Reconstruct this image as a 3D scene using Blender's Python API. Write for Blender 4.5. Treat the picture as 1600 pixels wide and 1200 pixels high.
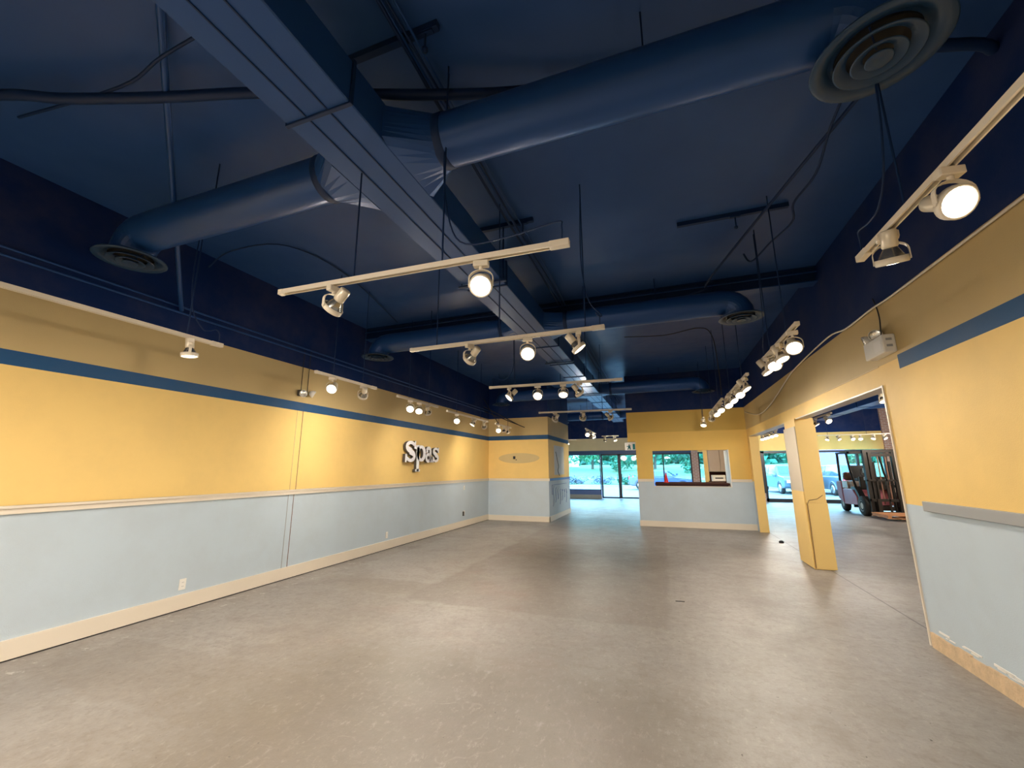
import bpy, math, random
from math import sin, cos, pi, radians as R
from mathutils import Vector, Matrix
random.seed(7)
for o in list(bpy.data.objects): bpy.data.objects.remove(o)
S = bpy.context.scene; COL = S.collection

# ------------------------------------------------------------------ camera
YAW, PIT, ROL, FPX = R(-19.7725), R(11.6396), R(-0.2254), 643.72
fw = Vector((sin(YAW)*cos(PIT), cos(YAW)*cos(PIT), sin(PIT)))
r0 = Vector((cos(YAW), -sin(YAW), 0)); u0 = r0.cross(fw)
rt = r0*cos(ROL)+u0*sin(ROL); up = -r0*sin(ROL)+u0*cos(ROL)
cd = bpy.data.cameras.new('camera'); cam = bpy.data.objects.new('camera', cd); COL.objects.link(cam)
cam.matrix_world = Matrix(((rt.x, up.x, -fw.x, 0), (rt.y, up.y, -fw.y, 0), (rt.z, up.z, -fw.z, 1.52), (0, 0, 0, 1)))
cd.sensor_width = 36; cd.sensor_fit = 'HORIZONTAL'; cd.lens = 36*FPX/1600; cd.clip_start = .05; cd.clip_end = 400
S.camera = cam
# ------------------------------------------------------------------ world, exposure
S.view_settings.view_transform = 'Standard'; S.view_settings.look = 'None'
S.view_settings.gamma = 1; S.view_settings.use_curve_mapping = False
S.view_settings.exposure = 0.88
W = bpy.data.worlds.new('world'); S.world = W; W.use_nodes = True
wn = W.node_tree; wn.nodes.clear()
bg = wn.nodes.new('ShaderNodeBackground'); wo = wn.nodes.new('ShaderNodeOutputWorld')
wn.links.new(bg.outputs[0], wo.inputs[0])
tc = wn.nodes.new('ShaderNodeTexCoord'); sx = wn.nodes.new('ShaderNodeSeparateXYZ'); cr = wn.nodes.new('ShaderNodeValToRGB')
wn.links.new(tc.outputs['Generated'], sx.inputs[0]); wn.links.new(sx.outputs['Z'], cr.inputs[0]); wn.links.new(cr.outputs[0], bg.inputs[0])
cr.color_ramp.elements[0].color = (.52, .86, 1, 1); cr.color_ramp.elements[1].color = (.22, .45, 1, 1)
bg.inputs[1].default_value = 9.0
LAMP_W = 40.0      # one spotlight bulb
FACE_E = 9.0
WARM = (1.0, .89, .76)
def light(kind, loc, power, color=WARM, size=.1, aim=None, **k):
    l = bpy.data.lights.new('lamp_or_fill_light', kind); l.energy = power; l.color = color
    if kind == 'AREA': l.size = size
    else: l.shadow_soft_size = size
    for a, b in k.items(): setattr(l, a, b)
    o = bpy.data.objects.new('lamp_or_fill_light', l); COL.objects.link(o); o.location = loc
    if aim is not None: o.rotation_euler = Vector(aim).to_track_quat('-Z', 'Y').to_euler()
    return o
# added fill spots behind the camera, without fixtures, to even out the light
for x, y, w in [(-1.6, .1, 60), (-1.6, -.9, 60), (-2.4, -1.6, 90), (.2, -.6, 18), (-3.9, -.3, 85), (-3.9, -1.6, 90), (.2, -2.2, 22), (-3.0, -2.8, 90)]:
    light('SPOT', (x, y, 2.58), w*1.5, size=.25, aim=(0, .45, -1), spot_size=R(170), spot_blend=1)

# ------------------------------------------------------------------ materials
def mat(name, color, rough=.6, metal=0, noise=0, scale=8, spec=.5, bump=0, bscale=40, emit=None, coat=0):
    m = bpy.data.materials.new(name); m.use_nodes = True; nt = m.node_tree; b = nt.nodes['Principled BSDF']
    b.inputs['Base Color'].default_value = (*color, 1); b.inputs['Roughness'].default_value = rough
    b.inputs['Metallic'].default_value = metal; b.inputs['Specular IOR Level'].default_value = spec
    b.inputs['Coat Weight'].default_value = coat
    if emit: b.inputs['Emission Color'].default_value = (*emit[0], 1); b.inputs['Emission Strength'].default_value = emit[1]
    g = nt.nodes.new('ShaderNodeNewGeometry')
    if noise:
        n = nt.nodes.new('ShaderNodeTexNoise'); n.inputs['Scale'].default_value = scale; n.inputs['Detail'].default_value = 6
        nt.links.new(g.outputs['Position'], n.inputs['Vector'])
        mx = nt.nodes.new('ShaderNodeMix'); mx.data_type = 'RGBA'
        nt.links.new(n.outputs[0], mx.inputs[0])
        mx.inputs[6].default_value = (*[c*(1-noise) for c in color], 1); mx.inputs[7].default_value = (*[min(1, c*(1+noise)) for c in color], 1)
        nt.links.new(mx.outputs[2], b.inputs['Base Color'])
    if bump:
        n2 = nt.nodes.new('ShaderNodeTexNoise'); n2.inputs['Scale'].default_value = bscale; n2.inputs['Detail'].default_value = 4
        nt.links.new(g.outputs['Position'], n2.inputs['Vector'])
        bp = nt.nodes.new('ShaderNodeBump'); bp.inputs['Strength'].default_value = bump; bp.inputs['Distance'].default_value = .02
        nt.links.new(n2.outputs[0], bp.inputs['Height']); nt.links.new(bp.outputs[0], b.inputs['Normal'])
    return m
class NT:
    """tiny helper for math node chains"""
    def __init__(s, m): s.t = m.node_tree
    def m(s, op, a, b=None, c=None):
        n = s.t.nodes.new('ShaderNodeMath'); n.operation = op
        for i, v in enumerate((a, b, c)):
            if v is None: continue
            if hasattr(v, 'links') or hasattr(v, 'node'): s.t.links.new(v, n.inputs[i])
            else: n.inputs[i].default_value = v
        return n.outputs[0]
    def mix(s, f, a, b):
        n = s.t.nodes.new('ShaderNodeMix'); n.data_type = 'RGBA'
        for i, v in ((0, f), (6, a), (7, b)):
            if isinstance(v, tuple): n.inputs[i].default_value = (*v, 1)
            elif isinstance(v, (int, float)): n.inputs[i].default_value = v
            else: s.t.links.new(v, n.inputs[i])
        return n.outputs[2]
    def noise(s, vec, scale, detail=5, rough=.6, stretch=None, loc=None):
        if stretch or loc:
            mp = s.t.nodes.new('ShaderNodeMapping'); mp.inputs['Scale'].default_value = stretch or (1, 1, 1); mp.inputs['Location'].default_value = loc or (0, 0, 0)
            s.t.links.new(vec, mp.inputs[0]); vec = mp.outputs[0]
        n = s.t.nodes.new('ShaderNodeTexNoise'); n.inputs['Scale'].default_value = scale; n.inputs['Detail'].default_value = detail
        n.inputs['Roughness'].default_value = rough; s.t.links.new(vec, n.inputs['Vector']); return n.outputs[0]
    def step(s, v, lo, hi):
        n = s.t.nodes.new('ShaderNodeMapRange'); n.interpolation_type = 'SMOOTHSTEP'
        s.t.links.new(v, n.inputs[0]); n.inputs[1].default_value = lo; n.inputs[2].default_value = hi; return n.outputs[0]
NAVY = (.001, .017, .095); YEL = (.86, .60, .215); TAN = (.56, .42, .20); GREY = (.50, .59, .66); STRIPE = (.022, .085, .20)
def wall_mat(name, stripe=True, lower=True, upper=TAN, yel=YEL, stripe_max_y=None, grey=GREY, top=3.08):
    m = mat(name, yel, .6, spec=.18, bump=.08, bscale=120); nt = NT(m); t = m.node_tree
    g = t.nodes.new('ShaderNodeNewGeometry'); sp = t.nodes.new('ShaderNodeSeparateXYZ'); t.links.new(g.outputs['Position'], sp.inputs[0])
    z = sp.outputs['Z']; y = sp.outputs['Y']
    c = nt.mix(nt.m('GREATER_THAN', z, 1.19), grey if lower else yel, yel)
    if stripe:
        c = nt.mix(nt.m('GREATER_THAN', z, 2.50), c, upper)
        f = nt.m('MULTIPLY', nt.m('GREATER_THAN', z, 2.40), nt.m('LESS_THAN', z, 2.53))
        if stripe_max_y is not None: f = nt.m('MULTIPLY', f, nt.m('LESS_THAN', y, stripe_max_y))
        c = nt.mix(f, c, STRIPE)
    else: c = nt.mix(nt.m('GREATER_THAN', z, 2.50), c, upper)
    c = nt.mix(nt.m('GREATER_THAN', z, top), c, NAVY)
    n = nt.noise(g.outputs['Position'], 1.7, 6, .65)
    c = nt.mix(nt.m('MULTIPLY', nt.step(n, .35, .75), .10), c, (.25, .2, .13))
    t.links.new(c, t.nodes['Principled BSDF'].inputs['Base Color']); return m
M = {}
M['wall'] = wall_mat('painted_wall'); M['wall_r'] = wall_mat('painted_wall_right', stripe_max_y=4.63)
M['wall_p'] = wall_mat('painted_wall_plain', stripe=False, upper=(.62, .41, .105), yel=(.76, .50, .135)); M['wall_f'] = wall_mat('painted_wall_front', stripe=False, lower=False, upper=(.80, .66, .42), yel=(.80, .66, .42))
M['wall_fr'] = wall_mat('painted_wall_showroom', stripe=False, lower=False, upper=YEL)
M['yel'] = mat('yellow_paint', YEL, .5, noise=.05, scale=3, bump=.05)
M['tan'] = mat('beige_patch_paint', (.60, .45, .21), .6, noise=.06, scale=5)
M['tan2'] = mat('pale_patch_paint', (.62, .60, .56), .6, noise=.05, scale=5)
M['trim'] = mat('cream_trim', (.74, .66, .54), .45, noise=.04, scale=4)
M['white'] = mat('white_paint', (.82, .80, .76), .4)
M['track'] = mat('ivory_enamel', (.72, .64, .51), .35)
M['plastic'] = mat('white_plastic', (.78, .76, .70), .35)
M['raw'] = mat('bare_plywood', (.62, .46, .29), .8, noise=.35, scale=14, bump=.3, bscale=60)
M['railgrey'] = mat('grey_rail_paint', (.34, .35, .35), .5)
M['duct'] = mat('navy_sheet_metal', (.014, .060, .21), .33, metal=.15, noise=.12, scale=2, spec=.35)
M['duct_d'] = mat('navy_flat_metal', (.005, .022, .080), .5, spec=.25)
M['diff'] = mat('blue_grey_diffuser', (.016, .046, .105), .32, metal=0, spec=.3)
M['black'] = mat('black_rubber', (.012, .012, .014), .6)
M['dark'] = mat('dark_bronze_frame', (.018, .022, .03), .4, metal=.3)
M['bluefr'] = mat('blue_painted_header', (.03, .08, .20), .45)
M['bluepan'] = mat('blue_bead_board', (.10, .17, .42), .5)
M['chrome'] = mat('brushed_aluminium', (.62, .60, .55), .25, metal=.9)
M['socket'] = mat('ivory_socket', (.68, .60, .46), .3, metal=.15)
M['refl'] = mat('smoky_reflector', (.30, .29, .26), .22, metal=.8)
M['lit'] = mat('lit_lamp_glass', (1, .95, .85), .3, emit=((1, .86, .66), FACE_E))
M['dim'] = mat('pale_lamp_glass', (.85, .83, .78), .2, emit=((1, .93, .8), .12))
M['signface'] = mat('white_sign_face', (.86, .85, .86), .35); M['signside'] = mat('dark_sign_return', (.07, .06, .05), .5)
M['brown'] = mat('dark_brown_laminate', (.045, .014, .01), .65, spec=.2)
M['cabinet'] = mat('taupe_laminate', (.40, .33, .27), .5, noise=.04)
M['red'] = mat('red_plastic', (.85, .03, .03), .4)
M['green'] = mat('green_sign_ink', (.0, .22, .24), .5)
M['pink'] = mat('faded_red_body_paint', (.50, .155, .185), .35, noise=.1, scale=6)
M['pinkd'] = mat('faded_red_cast_metal', (.42, .10, .12), .5, noise=.1, scale=6)
M['tyre'] = mat('black_tyre_rubber', (.014, .014, .015), .75)
M['hub'] = mat('cream_wheel_hub', (.50, .45, .38), .5)
M['mast'] = mat('greasy_dark_steel', (.022, .018, .015), .45, metal=.5)
M['wood'] = mat('orange_pine_wood', (.46, .21, .09), .7, noise=.25, scale=12)
M['tank'] = mat('rusty_brown_tank', (.16, .07, .04), .5, noise=.3, scale=20)
M['silver'] = mat('pale_silver_car_paint', (.11, .17, .22), .28, metal=.3, coat=.5)
M['bluecar'] = mat('dark_blue_car_paint', (.06, .09, .22), .28, coat=.5)
M['carglass'] = mat('dark_car_glass', (.03, .07, .10), .08, spec=.8)
M['tail'] = mat('red_tail_light', (.6, .03, .05), .2)
M['asphalt'] = mat('pale_asphalt', (.20, .23, .24), .85, noise=.12, scale=3)
M['concrete'] = mat('pale_kerb_concrete', (.36, .38, .38), .8, noise=.08, scale=6)
M['grass'] = mat('mown_grass', (.10, .24, .11), .9, noise=.3, scale=.8, bump=.4, bscale=9)
M['leaf'] = mat('bright_green_leaves', (.05, .24, .12), .7, noise=.5, scale=1.2); M['leaf2'] = mat('dark_green_leaves', (.03, .17, .10), .7, noise=.5, scale=2.2)
M['bloom'] = mat('mauve_shrub_leaves', (.16, .20, .27), .7, noise=.5, scale=6)
M['bark'] = mat('grey_bark', (.10, .085, .075), .9)
M['house'] = mat('white_house_siding', (.72, .72, .74), .7); M['roof'] = mat('brown_roof_shingle', (.28, .22, .22), .8)
M['purple'] = mat('lilac_render', (.22, .20, .38), .7, noise=.08)
def glass_mat():
    m = bpy.data.materials.new('clear_glass'); m.use_nodes = True; t = m.node_tree; t.nodes.clear()
    o = t.nodes.new('ShaderNodeOutputMaterial'); mx = t.nodes.new('ShaderNodeMixShader'); tr = t.nodes.new('ShaderNodeBsdfTransparent'); gl = t.nodes.new('ShaderNodeBsdfGlossy')
    fr = t.nodes.new('ShaderNodeFresnel'); fr.inputs[0].default_value = 1.45; gl.inputs['Roughness'].default_value = .02
    tr.inputs[0].default_value = (.86, .97, .97, 1)
    t.links.new(fr.outputs[0], mx.inputs[0]); t.links.new(tr.outputs[0], mx.inputs[1]); t.links.new(gl.outputs[0], mx.inputs[2]); t.links.new(mx.outputs[0], o.inputs[0]); return m
M['glass'] = glass_mat()
def ceil_mat():
    m = mat('navy_ceiling_paint', NAVY, .38, spec=.28); nt = NT(m); t = m.node_tree; g = t.nodes.new('ShaderNodeNewGeometry')
    P = g.outputs['Position']; n = nt.noise(P, .7, 4, .6)
    c = nt.mix(nt.step(n, .35, .7), (.019, .064, .215), (.030, .084, .255)); b = t.nodes['Principled BSDF']
    t.links.new(c, b.inputs['Base Color']); t.links.new(nt.m('MULTIPLY_ADD', nt.noise(P, 2.5, 5, .6), .25, .27), b.inputs['Roughness'])
    bp = t.nodes.new('ShaderNodeBump'); bp.inputs['Strength'].default_value = .25; bp.inputs['Distance'].default_value = .03
    t.links.new(nt.noise(P, 1.3, 2, .4), bp.inputs['Height']); t.links.new(bp.outputs[0], b.inputs['Normal']); return m
M['ceil'] = ceil_mat()
def floor_mat():
    m = mat('worn_concrete', (.33, .30, .26), .4); nt = NT(m); t = m.node_tree; b = t.nodes['Principled BSDF']
    g = t.nodes.new('ShaderNodeNewGeometry'); P = g.outputs['Position']; sp = t.nodes.new('ShaderNodeSeparateXYZ'); t.links.new(P, sp.inputs[0])
    X, Y = sp.outputs['X'], sp.outputs['Y']
    w = nt.m('MULTIPLY', nt.m('SUBTRACT', nt.noise(P, 2.2, 4, .6), .5), .22)
    Xw, Yw = nt.m('ADD', X, w), nt.m('ADD', Y, w)
    def box(x0, x1, y0, y1, s=.05):
        a = nt.m('MULTIPLY', nt.step(Xw, x0-s, x0+s), nt.m('SUBTRACT', 1, nt.step(Xw, x1-s, x1+s)))
        c = nt.m('MULTIPLY', nt.step(Yw, y0-s, y0+s), nt.m('SUBTRACT', 1, nt.step(Yw, y1-s, y1+s))); return nt.m('MULTIPLY', a, c)
    c = nt.mix(nt.step(nt.noise(P, .55, 6, .62), .35, .68), (0.242, 0.223, 0.204), (0.308, 0.287, 0.262))
    c = nt.mix(nt.m('MULTIPLY', nt.step(nt.noise(P, 5, 9, .75), .44, .66), .50), c, (0.200, 0.175, 0.149))
    c = nt.mix(nt.m('MULTIPLY', box(-3.05, -.05, 4.6, 13.5, .035), .50), c, (0.175, 0.145, 0.121))
    c = nt.mix(nt.m('MULTIPLY', box(-4.75, -3.0, 5.3, 8.8, .03), .45), c, (0.342, 0.328, 0.305))
    c = nt.mix(nt.m('MULTIPLY', box(-4.7, -3.0, 4.75, 5.25), .35), c, (0.223, 0.193, 0.156))
    c = nt.mix(nt.m('MULTIPLY', box(-4.75, -2.1, 2.05, 2.75, .03), .35), c, (0.209, 0.175, 0.141))
    c = nt.mix(nt.m('MULTIPLY', box(-2.3, -1.2, 2.55, 3.25, .05), .55), c, (0.168, 0.145, 0.125))
    c = nt.mix(nt.m('MULTIPLY', box(-3.3, -.9, 1.0, 3.3, .4), .28), c, (0.179, 0.156, 0.129))
    c = nt.mix(nt.m('MULTIPLY', box(.9, 2.2, 5.5, 10.8, .05), .20), c, (0.342, 0.320, 0.297))
    c = nt.mix(nt.m('MULTIPLY', box(-2.7, .15, -1.0, 3.5, .45), .72), c, (.155, .130, .100))
    rose = nt.m('MULTIPLY', nt.step(nt.noise(P, .9, 4, .6, loc=(3, 1, 0)), .5, .7), box(-3.4, -.6, 3.2, 8.5, .5))
    c = nt.mix(nt.m('MULTIPLY', rose, .35), c, (0.246, 0.149, 0.117))
    # dark scuffs, pale scrapes, specks
    c = nt.mix(nt.m('MULTIPLY', nt.step(nt.noise(P, 3.2, 9, .75, stretch=(1, .45, 1)), .60, .72), .5), c, (0.126, 0.104, 0.086))
    c = nt.mix(nt.m('MULTIPLY', nt.step(nt.noise(P, 8, 9, .8, stretch=(.5, 1.6, 1), loc=(5, 2, 0)), .64, .72), .45), c, (0.432, 0.409, 0.383))
    c = nt.mix(nt.step(nt.noise(P, 30, 2, .5), .74, .76), c, (0.054, 0.043, 0.038))
    c = nt.mix(nt.m('MULTIPLY', nt.step(nt.noise(P, 16, 9, .82), .46, .66), .55), c, (0.156, 0.132, 0.107))
    c = nt.mix(nt.m('MULTIPLY', nt.step(nt.noise(P, 20, 9, .85, stretch=(1, .5, 1), loc=(9, 9, 0)), .52, .66), .38), c, (0.432, 0.402, 0.365))
    c = nt.mix(nt.m('MULTIPLY', nt.step(nt.noise(P, 1.4, 8, .72, loc=(4, 4, 4)), .50, .66), .42), c, (0.180, 0.150, 0.126))
    veins = nt.m('ABSOLUTE', nt.m('SUBTRACT', nt.noise(P, 1.3, 3, .5, loc=(1, 8, 2)), .5))
    vm = nt.m('MULTIPLY', nt.m('SUBTRACT', 1, nt.step(veins, .0, .006)), nt.step(nt.noise(P, 3, 6, .7, loc=(6, 0, 3)), .50, .62))
    c = nt.mix(nt.m('MULTIPLY', vm, .12), c, (0.504, 0.468, 0.428))
    edge = nt.m('MULTIPLY', nt.m('LESS_THAN', X, -4.75), nt.step(nt.noise(P, 9, 6, .7, loc=(0, 7, 0)), .58, .64))
    c = nt.mix(nt.m('MULTIPLY', edge, .7), c, (0.491, 0.469, 0.437))
    # saw-cut joints in the slab
    def line(v, p, wd): return nt.m('LESS_THAN', nt.m('ABSOLUTE', nt.m('SUBTRACT', v, p)), wd)
    j = nt.m('MAXIMUM', nt.m('MULTIPLY', line(X, 2.27, .008), nt.m('GREATER_THAN', Y, 4.9)), line(Y, 14.4, .008))
    c = nt.mix(nt.m('MULTIPLY', j, .75), c, (0.060, 0.052, 0.047))
    t.links.new(c, b.inputs['Base Color'])
    t.links.new(nt.m('MULTIPLY_ADD', nt.noise(P, 2.6, 8, .72), .42, .24), b.inputs['Roughness'])
    bp = t.nodes.new('ShaderNodeBump'); bp.inputs['Strength'].default_value = .3; bp.inputs['Distance'].default_value = .012
    hh = nt.m('ADD', nt.noise(P, 12, 8, .7), nt.m('MULTIPLY', nt.noise(P, 1.2, 3, .5), 2))
    t.links.new(hh, bp.inputs['Height']); t.links.new(bp.outputs[0], b.inputs['Normal']); return m
M['floor'] = floor_mat()
def brick_mat():
    m = mat('brick_facing', (.4, .18, .12), .8); t = m.node_tree; g = t.nodes.new('ShaderNodeNewGeometry'); mp = t.nodes.new('ShaderNodeMapping')
    mp.inputs['Rotation'].default_value = (R(90), 0, 0); t.links.new(g.outputs['Position'], mp.inputs[0])
    b = t.nodes.new('ShaderNodeTexBrick'); b.inputs['Color1'].default_value = (.46, .26, .20, 1); b.inputs['Color2'].default_value = (.38, .21, .17, 1); b.inputs['Mortar'].default_value = (.55, .5, .46, 1)
    b.inputs['Scale'].default_value = 1; b.inputs['Brick Width'].default_value = .21; b.inputs['Row Height'].default_value = .075; b.inputs['Mortar Size'].default_value = .01
    t.links.new(mp.outputs[0], b.inputs[0]); t.links.new(b.outputs[0], t.nodes['Principled BSDF'].inputs['Base Color']); return m
M['brick'] = brick_mat()

# ------------------------------------------------------------------ mesh helpers
class MB:
    def __init__(s): s.v = []; s.f = []; s.smooth = []
    def add(s, v, f, sm=False):
        n = len(s.v); s.v += [tuple(p) for p in v]; s.f += [tuple(i+n for i in q) for q in f]; s.smooth += [sm]*len(f); return s
    def box(s, x0, x1, y0, y1, z0, z1, c=0):
        if c <= 0:
            v = [(x, y, z) for z in (z0, z1) for x, y in ((x0, y0), (x1, y0), (x1, y1), (x0, y1))]
            return s.add(v, [(3, 2, 1, 0), (4, 5, 6, 7), (0, 1, 5, 4), (1, 2, 6, 5), (2, 3, 7, 6), (3, 0, 4, 7)])
        # chamfered box: every corner becomes three vertices
        v = []; idx = {}
        for sx_, X in ((0, x0), (1, x1)):
            for sy_, Y in ((0, y0), (1, y1)):
                for sz_, Z in ((0, z0), (1, z1)):
                    dx, dy, dz = (c if sx_ == 0 else -c), (c if sy_ == 0 else -c), (c if sz_ == 0 else -c)
                    idx[(sx_, sy_, sz_, 'x')] = len(v); v.append((X, Y+dy, Z+dz))
                    idx[(sx_, sy_, sz_, 'y')] = len(v); v.append((X+dx, Y, Z+dz))
                    idx[(sx_, sy_, sz_, 'z')] = len(v); v.append((X+dx, Y+dy, Z))
        f = []; q = lambda *k: idx[k]
        f += [(q(0, 0, 0, 'x'), q(0, 0, 1, 'x'), q(0, 1, 1, 'x'), q(0, 1, 0, 'x')), (q(1, 0, 0, 'x'), q(1, 1, 0, 'x'), q(1, 1, 1, 'x'), q(1, 0, 1, 'x')),
              (q(0, 0, 0, 'y'), q(1, 0, 0, 'y'), q(1, 0, 1, 'y'), q(0, 0, 1, 'y')), (q(0, 1, 0, 'y'), q(0, 1, 1, 'y'), q(1, 1, 1, 'y'), q(1, 1, 0, 'y')),
              (q(0, 0, 0, 'z'), q(0, 1, 0, 'z'), q(1, 1, 0, 'z'), q(1, 0, 0, 'z')), (q(0, 0, 1, 'z'), q(1, 0, 1, 'z'), q(1, 1, 1, 'z'), q(0, 1, 1, 'z'))]
        for a in (0, 1):
            for b in (0, 1):
                f.append((q(0, a, b, 'y'), q(1, a, b, 'y'), q(1, a, b, 'z'), q(0, a, b, 'z')))
                f.append((q(a, 0, b, 'x'), q(a, 1, b, 'x'), q(a, 1, b, 'z'), q(a, 0, b, 'z')))
                f.append((q(a, b, 0, 'x'), q(a, b, 1, 'x'), q(a, b, 1, 'y'), q(a, b, 0, 'y')))
                for d in (0, 1): f.append((q(a, b, d, 'x'), q(a, b, d, 'y'), q(a, b, d, 'z')))
        return s.add(v, f)
    def rings(s, rings, cap0=True, cap1=True, sm=True, closed=True):
        n = len(rings[0]); v = [p for r in rings for p in r]; f = []
        for i in range(len(rings)-1):
            for j in range(n if closed else n-1):
                k = (j+1) % n; f.append((i*n+j, i*n+k, (i+1)*n+k, (i+1)*n+j))
        s.add(v, f, sm)
        if cap0: s.add(rings[0], [tuple(range(n))[::-1]])
        if cap1: s.add(rings[-1], [tuple(range(n))])
        return s
    def tube(s, pts, r, n=8, caps=True):
        pts = [Vector(p) for p in pts]; rr = r if isinstance(r, (list, tuple)) else [r]*len(pts); rings = []; prev = None
        for i, p in enumerate(pts):
            d = (pts[min(i+1, len(pts)-1)]-pts[max(i-1, 0)]).normalized()
            if prev is None:
                a = Vector((0, 0, 1)) if abs(d.z) < .9 else Vector((1, 0, 0)); x = d.cross(a).normalized()
            else: x = (prev-d*prev.dot(d)).normalized()
            prev = x; y = d.cross(x)
            rings.append([p+(x*cos(2*pi*k/n)+y*sin(2*pi*k/n))*rr[i] for k in range(n)])
        return s.rings(rings, caps, caps)
    def lathe(s, prof, c=(0, 0, 0), n=24, axis='Z', cap0=False, cap1=False, sm=True):
        rings = []
        for r, h in prof:
            ring = []
            for k in range(n):
                a = 2*pi*k/n; x, y = r*cos(a), r*sin(a)
                p = (x, y, h) if axis == 'Z' else ((h, x, y) if axis == 'X' else (y, h, x))
                ring.append((c[0]+p[0], c[1]+p[1], c[2]+p[2]))
            rings.append(ring)
        return s.rings(rings, cap0, cap1, sm)
    def prism(s, poly, a0, a1, plane='YZ', sm=False):
        """poly in 2D, extruded along the remaining axis from a0 to a1"""
        def P(u, w, a): return (a, u, w) if plane == 'YZ' else ((u, a, w) if plane == 'XZ' else (u, w, a))
        n = len(poly); v = [P(u, w, a0) for u, w in poly]+[P(u, w, a1) for u, w in poly]
        return s.add(v, [tuple(range(n))[::-1], tuple(range(n, 2*n))]+[(i, (i+1) % n, n+(i+1) % n, n+i) for i in range(n)], sm)
    def build(s, name, m, parent=None, bevel=0):
        me = bpy.data.meshes.new(name); me.from_pydata(s.v, [], s.f); me.polygons.foreach_set('use_smooth', s.smooth)
        ms = m if isinstance(m, list) else [m]
        for k in ms: me.materials.append(M[k] if isinstance(k, str) else k)
        me.update()
        import bmesh
        bm = bmesh.new(); bm.from_mesh(me); bmesh.ops.recalc_face_normals(bm, faces=bm.faces); bm.to_mesh(me); bm.free()
        o = bpy.data.objects.new(name, me); COL.objects.link(o)
        if parent: o.parent = parent
        if bevel:
            b = o.modifiers.new('bevel', 'BEVEL'); b.width = bevel; b.segments = 2; b.limit_method = 'ANGLE'
        return o
def tag(o, label=None, cat=None, group=None, kind=None):
    if label: o['label'] = label
    if cat: o['category'] = cat
    if group: o['group'] = group
    if kind: o['kind'] = kind
    return o
def thing(name, label, cat, loc=(0, 0, 0), rz=0, group=None):
    o = bpy.data.objects.new(name, None); COL.objects.link(o); o.location = loc; o.rotation_euler = (0, 0, rz); o.empty_display_size = .1
    return tag(o, label, cat, group)
def struct(name, mb, m, label=None, cat='wall', parent=None):
    o = mb.build(name, m, parent)
    if not parent: tag(o, label, cat, kind='structure')
    return o
def copy_tree(o, parent=None):
    c = o.copy(); COL.objects.link(c); c.parent = parent
    for ch in o.children: copy_tree(ch, c)
    return c

# ------------------------------------------------------------------ room shell
H = 4.15; XL, XR, YB, YF = -5.16, 2.09, 12.15, 22.3
struct('floor', MB().box(-5.4, 9.5, -4, 22.42, -.12, 0), 'floor', 'bare worn grey concrete slab floor with stains and scrapes', 'floor')
struct('ceiling', MB().box(-5.4, 9.5, -4, 22.5, H, H+.12), 'ceil', 'dark navy painted flat ceiling over the whole shop', 'ceiling')
struct('wall_left', MB().box(XL-.15, XL, -4, 22.3, 0, H), 'wall', 'long yellow and grey side wall with blue stripe, left of the room')
struct('wall_behind', MB().box(XL, 9.3, -4.15, -4, 0, H), 'wall', 'yellow and grey wall behind the viewer')
struct('wall_back_left', MB().box(XL, -3.22, YB, 15.05, 0, H), 'wall', 'yellow and grey boxed-out wall beside the passage, blue stripe')
struct('wall_passage_left', MB().box(XL, -4.92, 15.05, 22.3, 0, H), 'wall_f', 'beige wall in the recess at the left end of the storefront')
# partition with serving hatch
p = MB()
p.box(-.69, -.26, YB, YB+.15, 0, 2.26).box(-.26, 1.61, YB, YB+.15, 0, 1.05).box(-.26, 1.61, YB, YB+.15, 1.99, 2.26).box(1.61, XR, YB, YB+.15, 0, 2.26).box(-.90, XR, YB, YB+.15, 2.26, 3.10)
struct('wall_back_right', p, 'wall_p', 'mustard and grey partition with a serving hatch, right of the passage')
struct('trim_1', MB().box(1.605, 1.625, YB-.01, YB+.78, 1.05, 1.99), 'white', 'white boarded side of the serving hatch', 'trim')
struct('trim_2', MB().box(-.27, 1.62, YB-.012, YB+.0, 1.035, 1.05), 'trim', 'thin pale edging under the serving hatch', 'trim')
# wall over the partition: dropped header panel, navy
struct('wall_header', MB().box(-.90, XR, YB+.002, YB+.14, 3.10, H), 'wall_p', 'navy bulkhead above the mustard partition')
# right wall with wide opening
p = MB(); p.box(XR, XR+.15, -4, 4.98, 0, H).box(XR, XR+.15, 4.98, 11.86, 2.31, H).box(XR, XR+.15, 11.86, YB+.15, 0, H)
struct('wall_right', p, 'wall_r', 'yellow and grey wall with a wide opening to the next room, right side')
struct('wall_seam', MB().box(XR-.006, XR+.0, 4.99, 12.14, 2.495, 2.505), 'tan', 'thin board edge along the header over the opening')
struct('wall_office', MB().box(1.30, XR, 15.6, 15.72, 0, H), 'yel', 'short yellow wall behind the office cabinet')
struct('wall_office_side', MB().box(XR+.0, XR+.15, YB+.15, 15.72, 0, H), 'wall_fr', 'yellow side wall between office and next room')
struct('wall_far_right', MB().box(9.3, 9.45, -4, 19.3, 0, H).box(9.3, 9.45, 19.3, 21.9, 0, .3).box(9.3, 9.45, 19.3, 21.9, 2.75, H).box(9.3, 9.45, 21.9, 22.45, 0, H), 'wall_fr', 'yellow side wall of the next room with a tall window')
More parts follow.
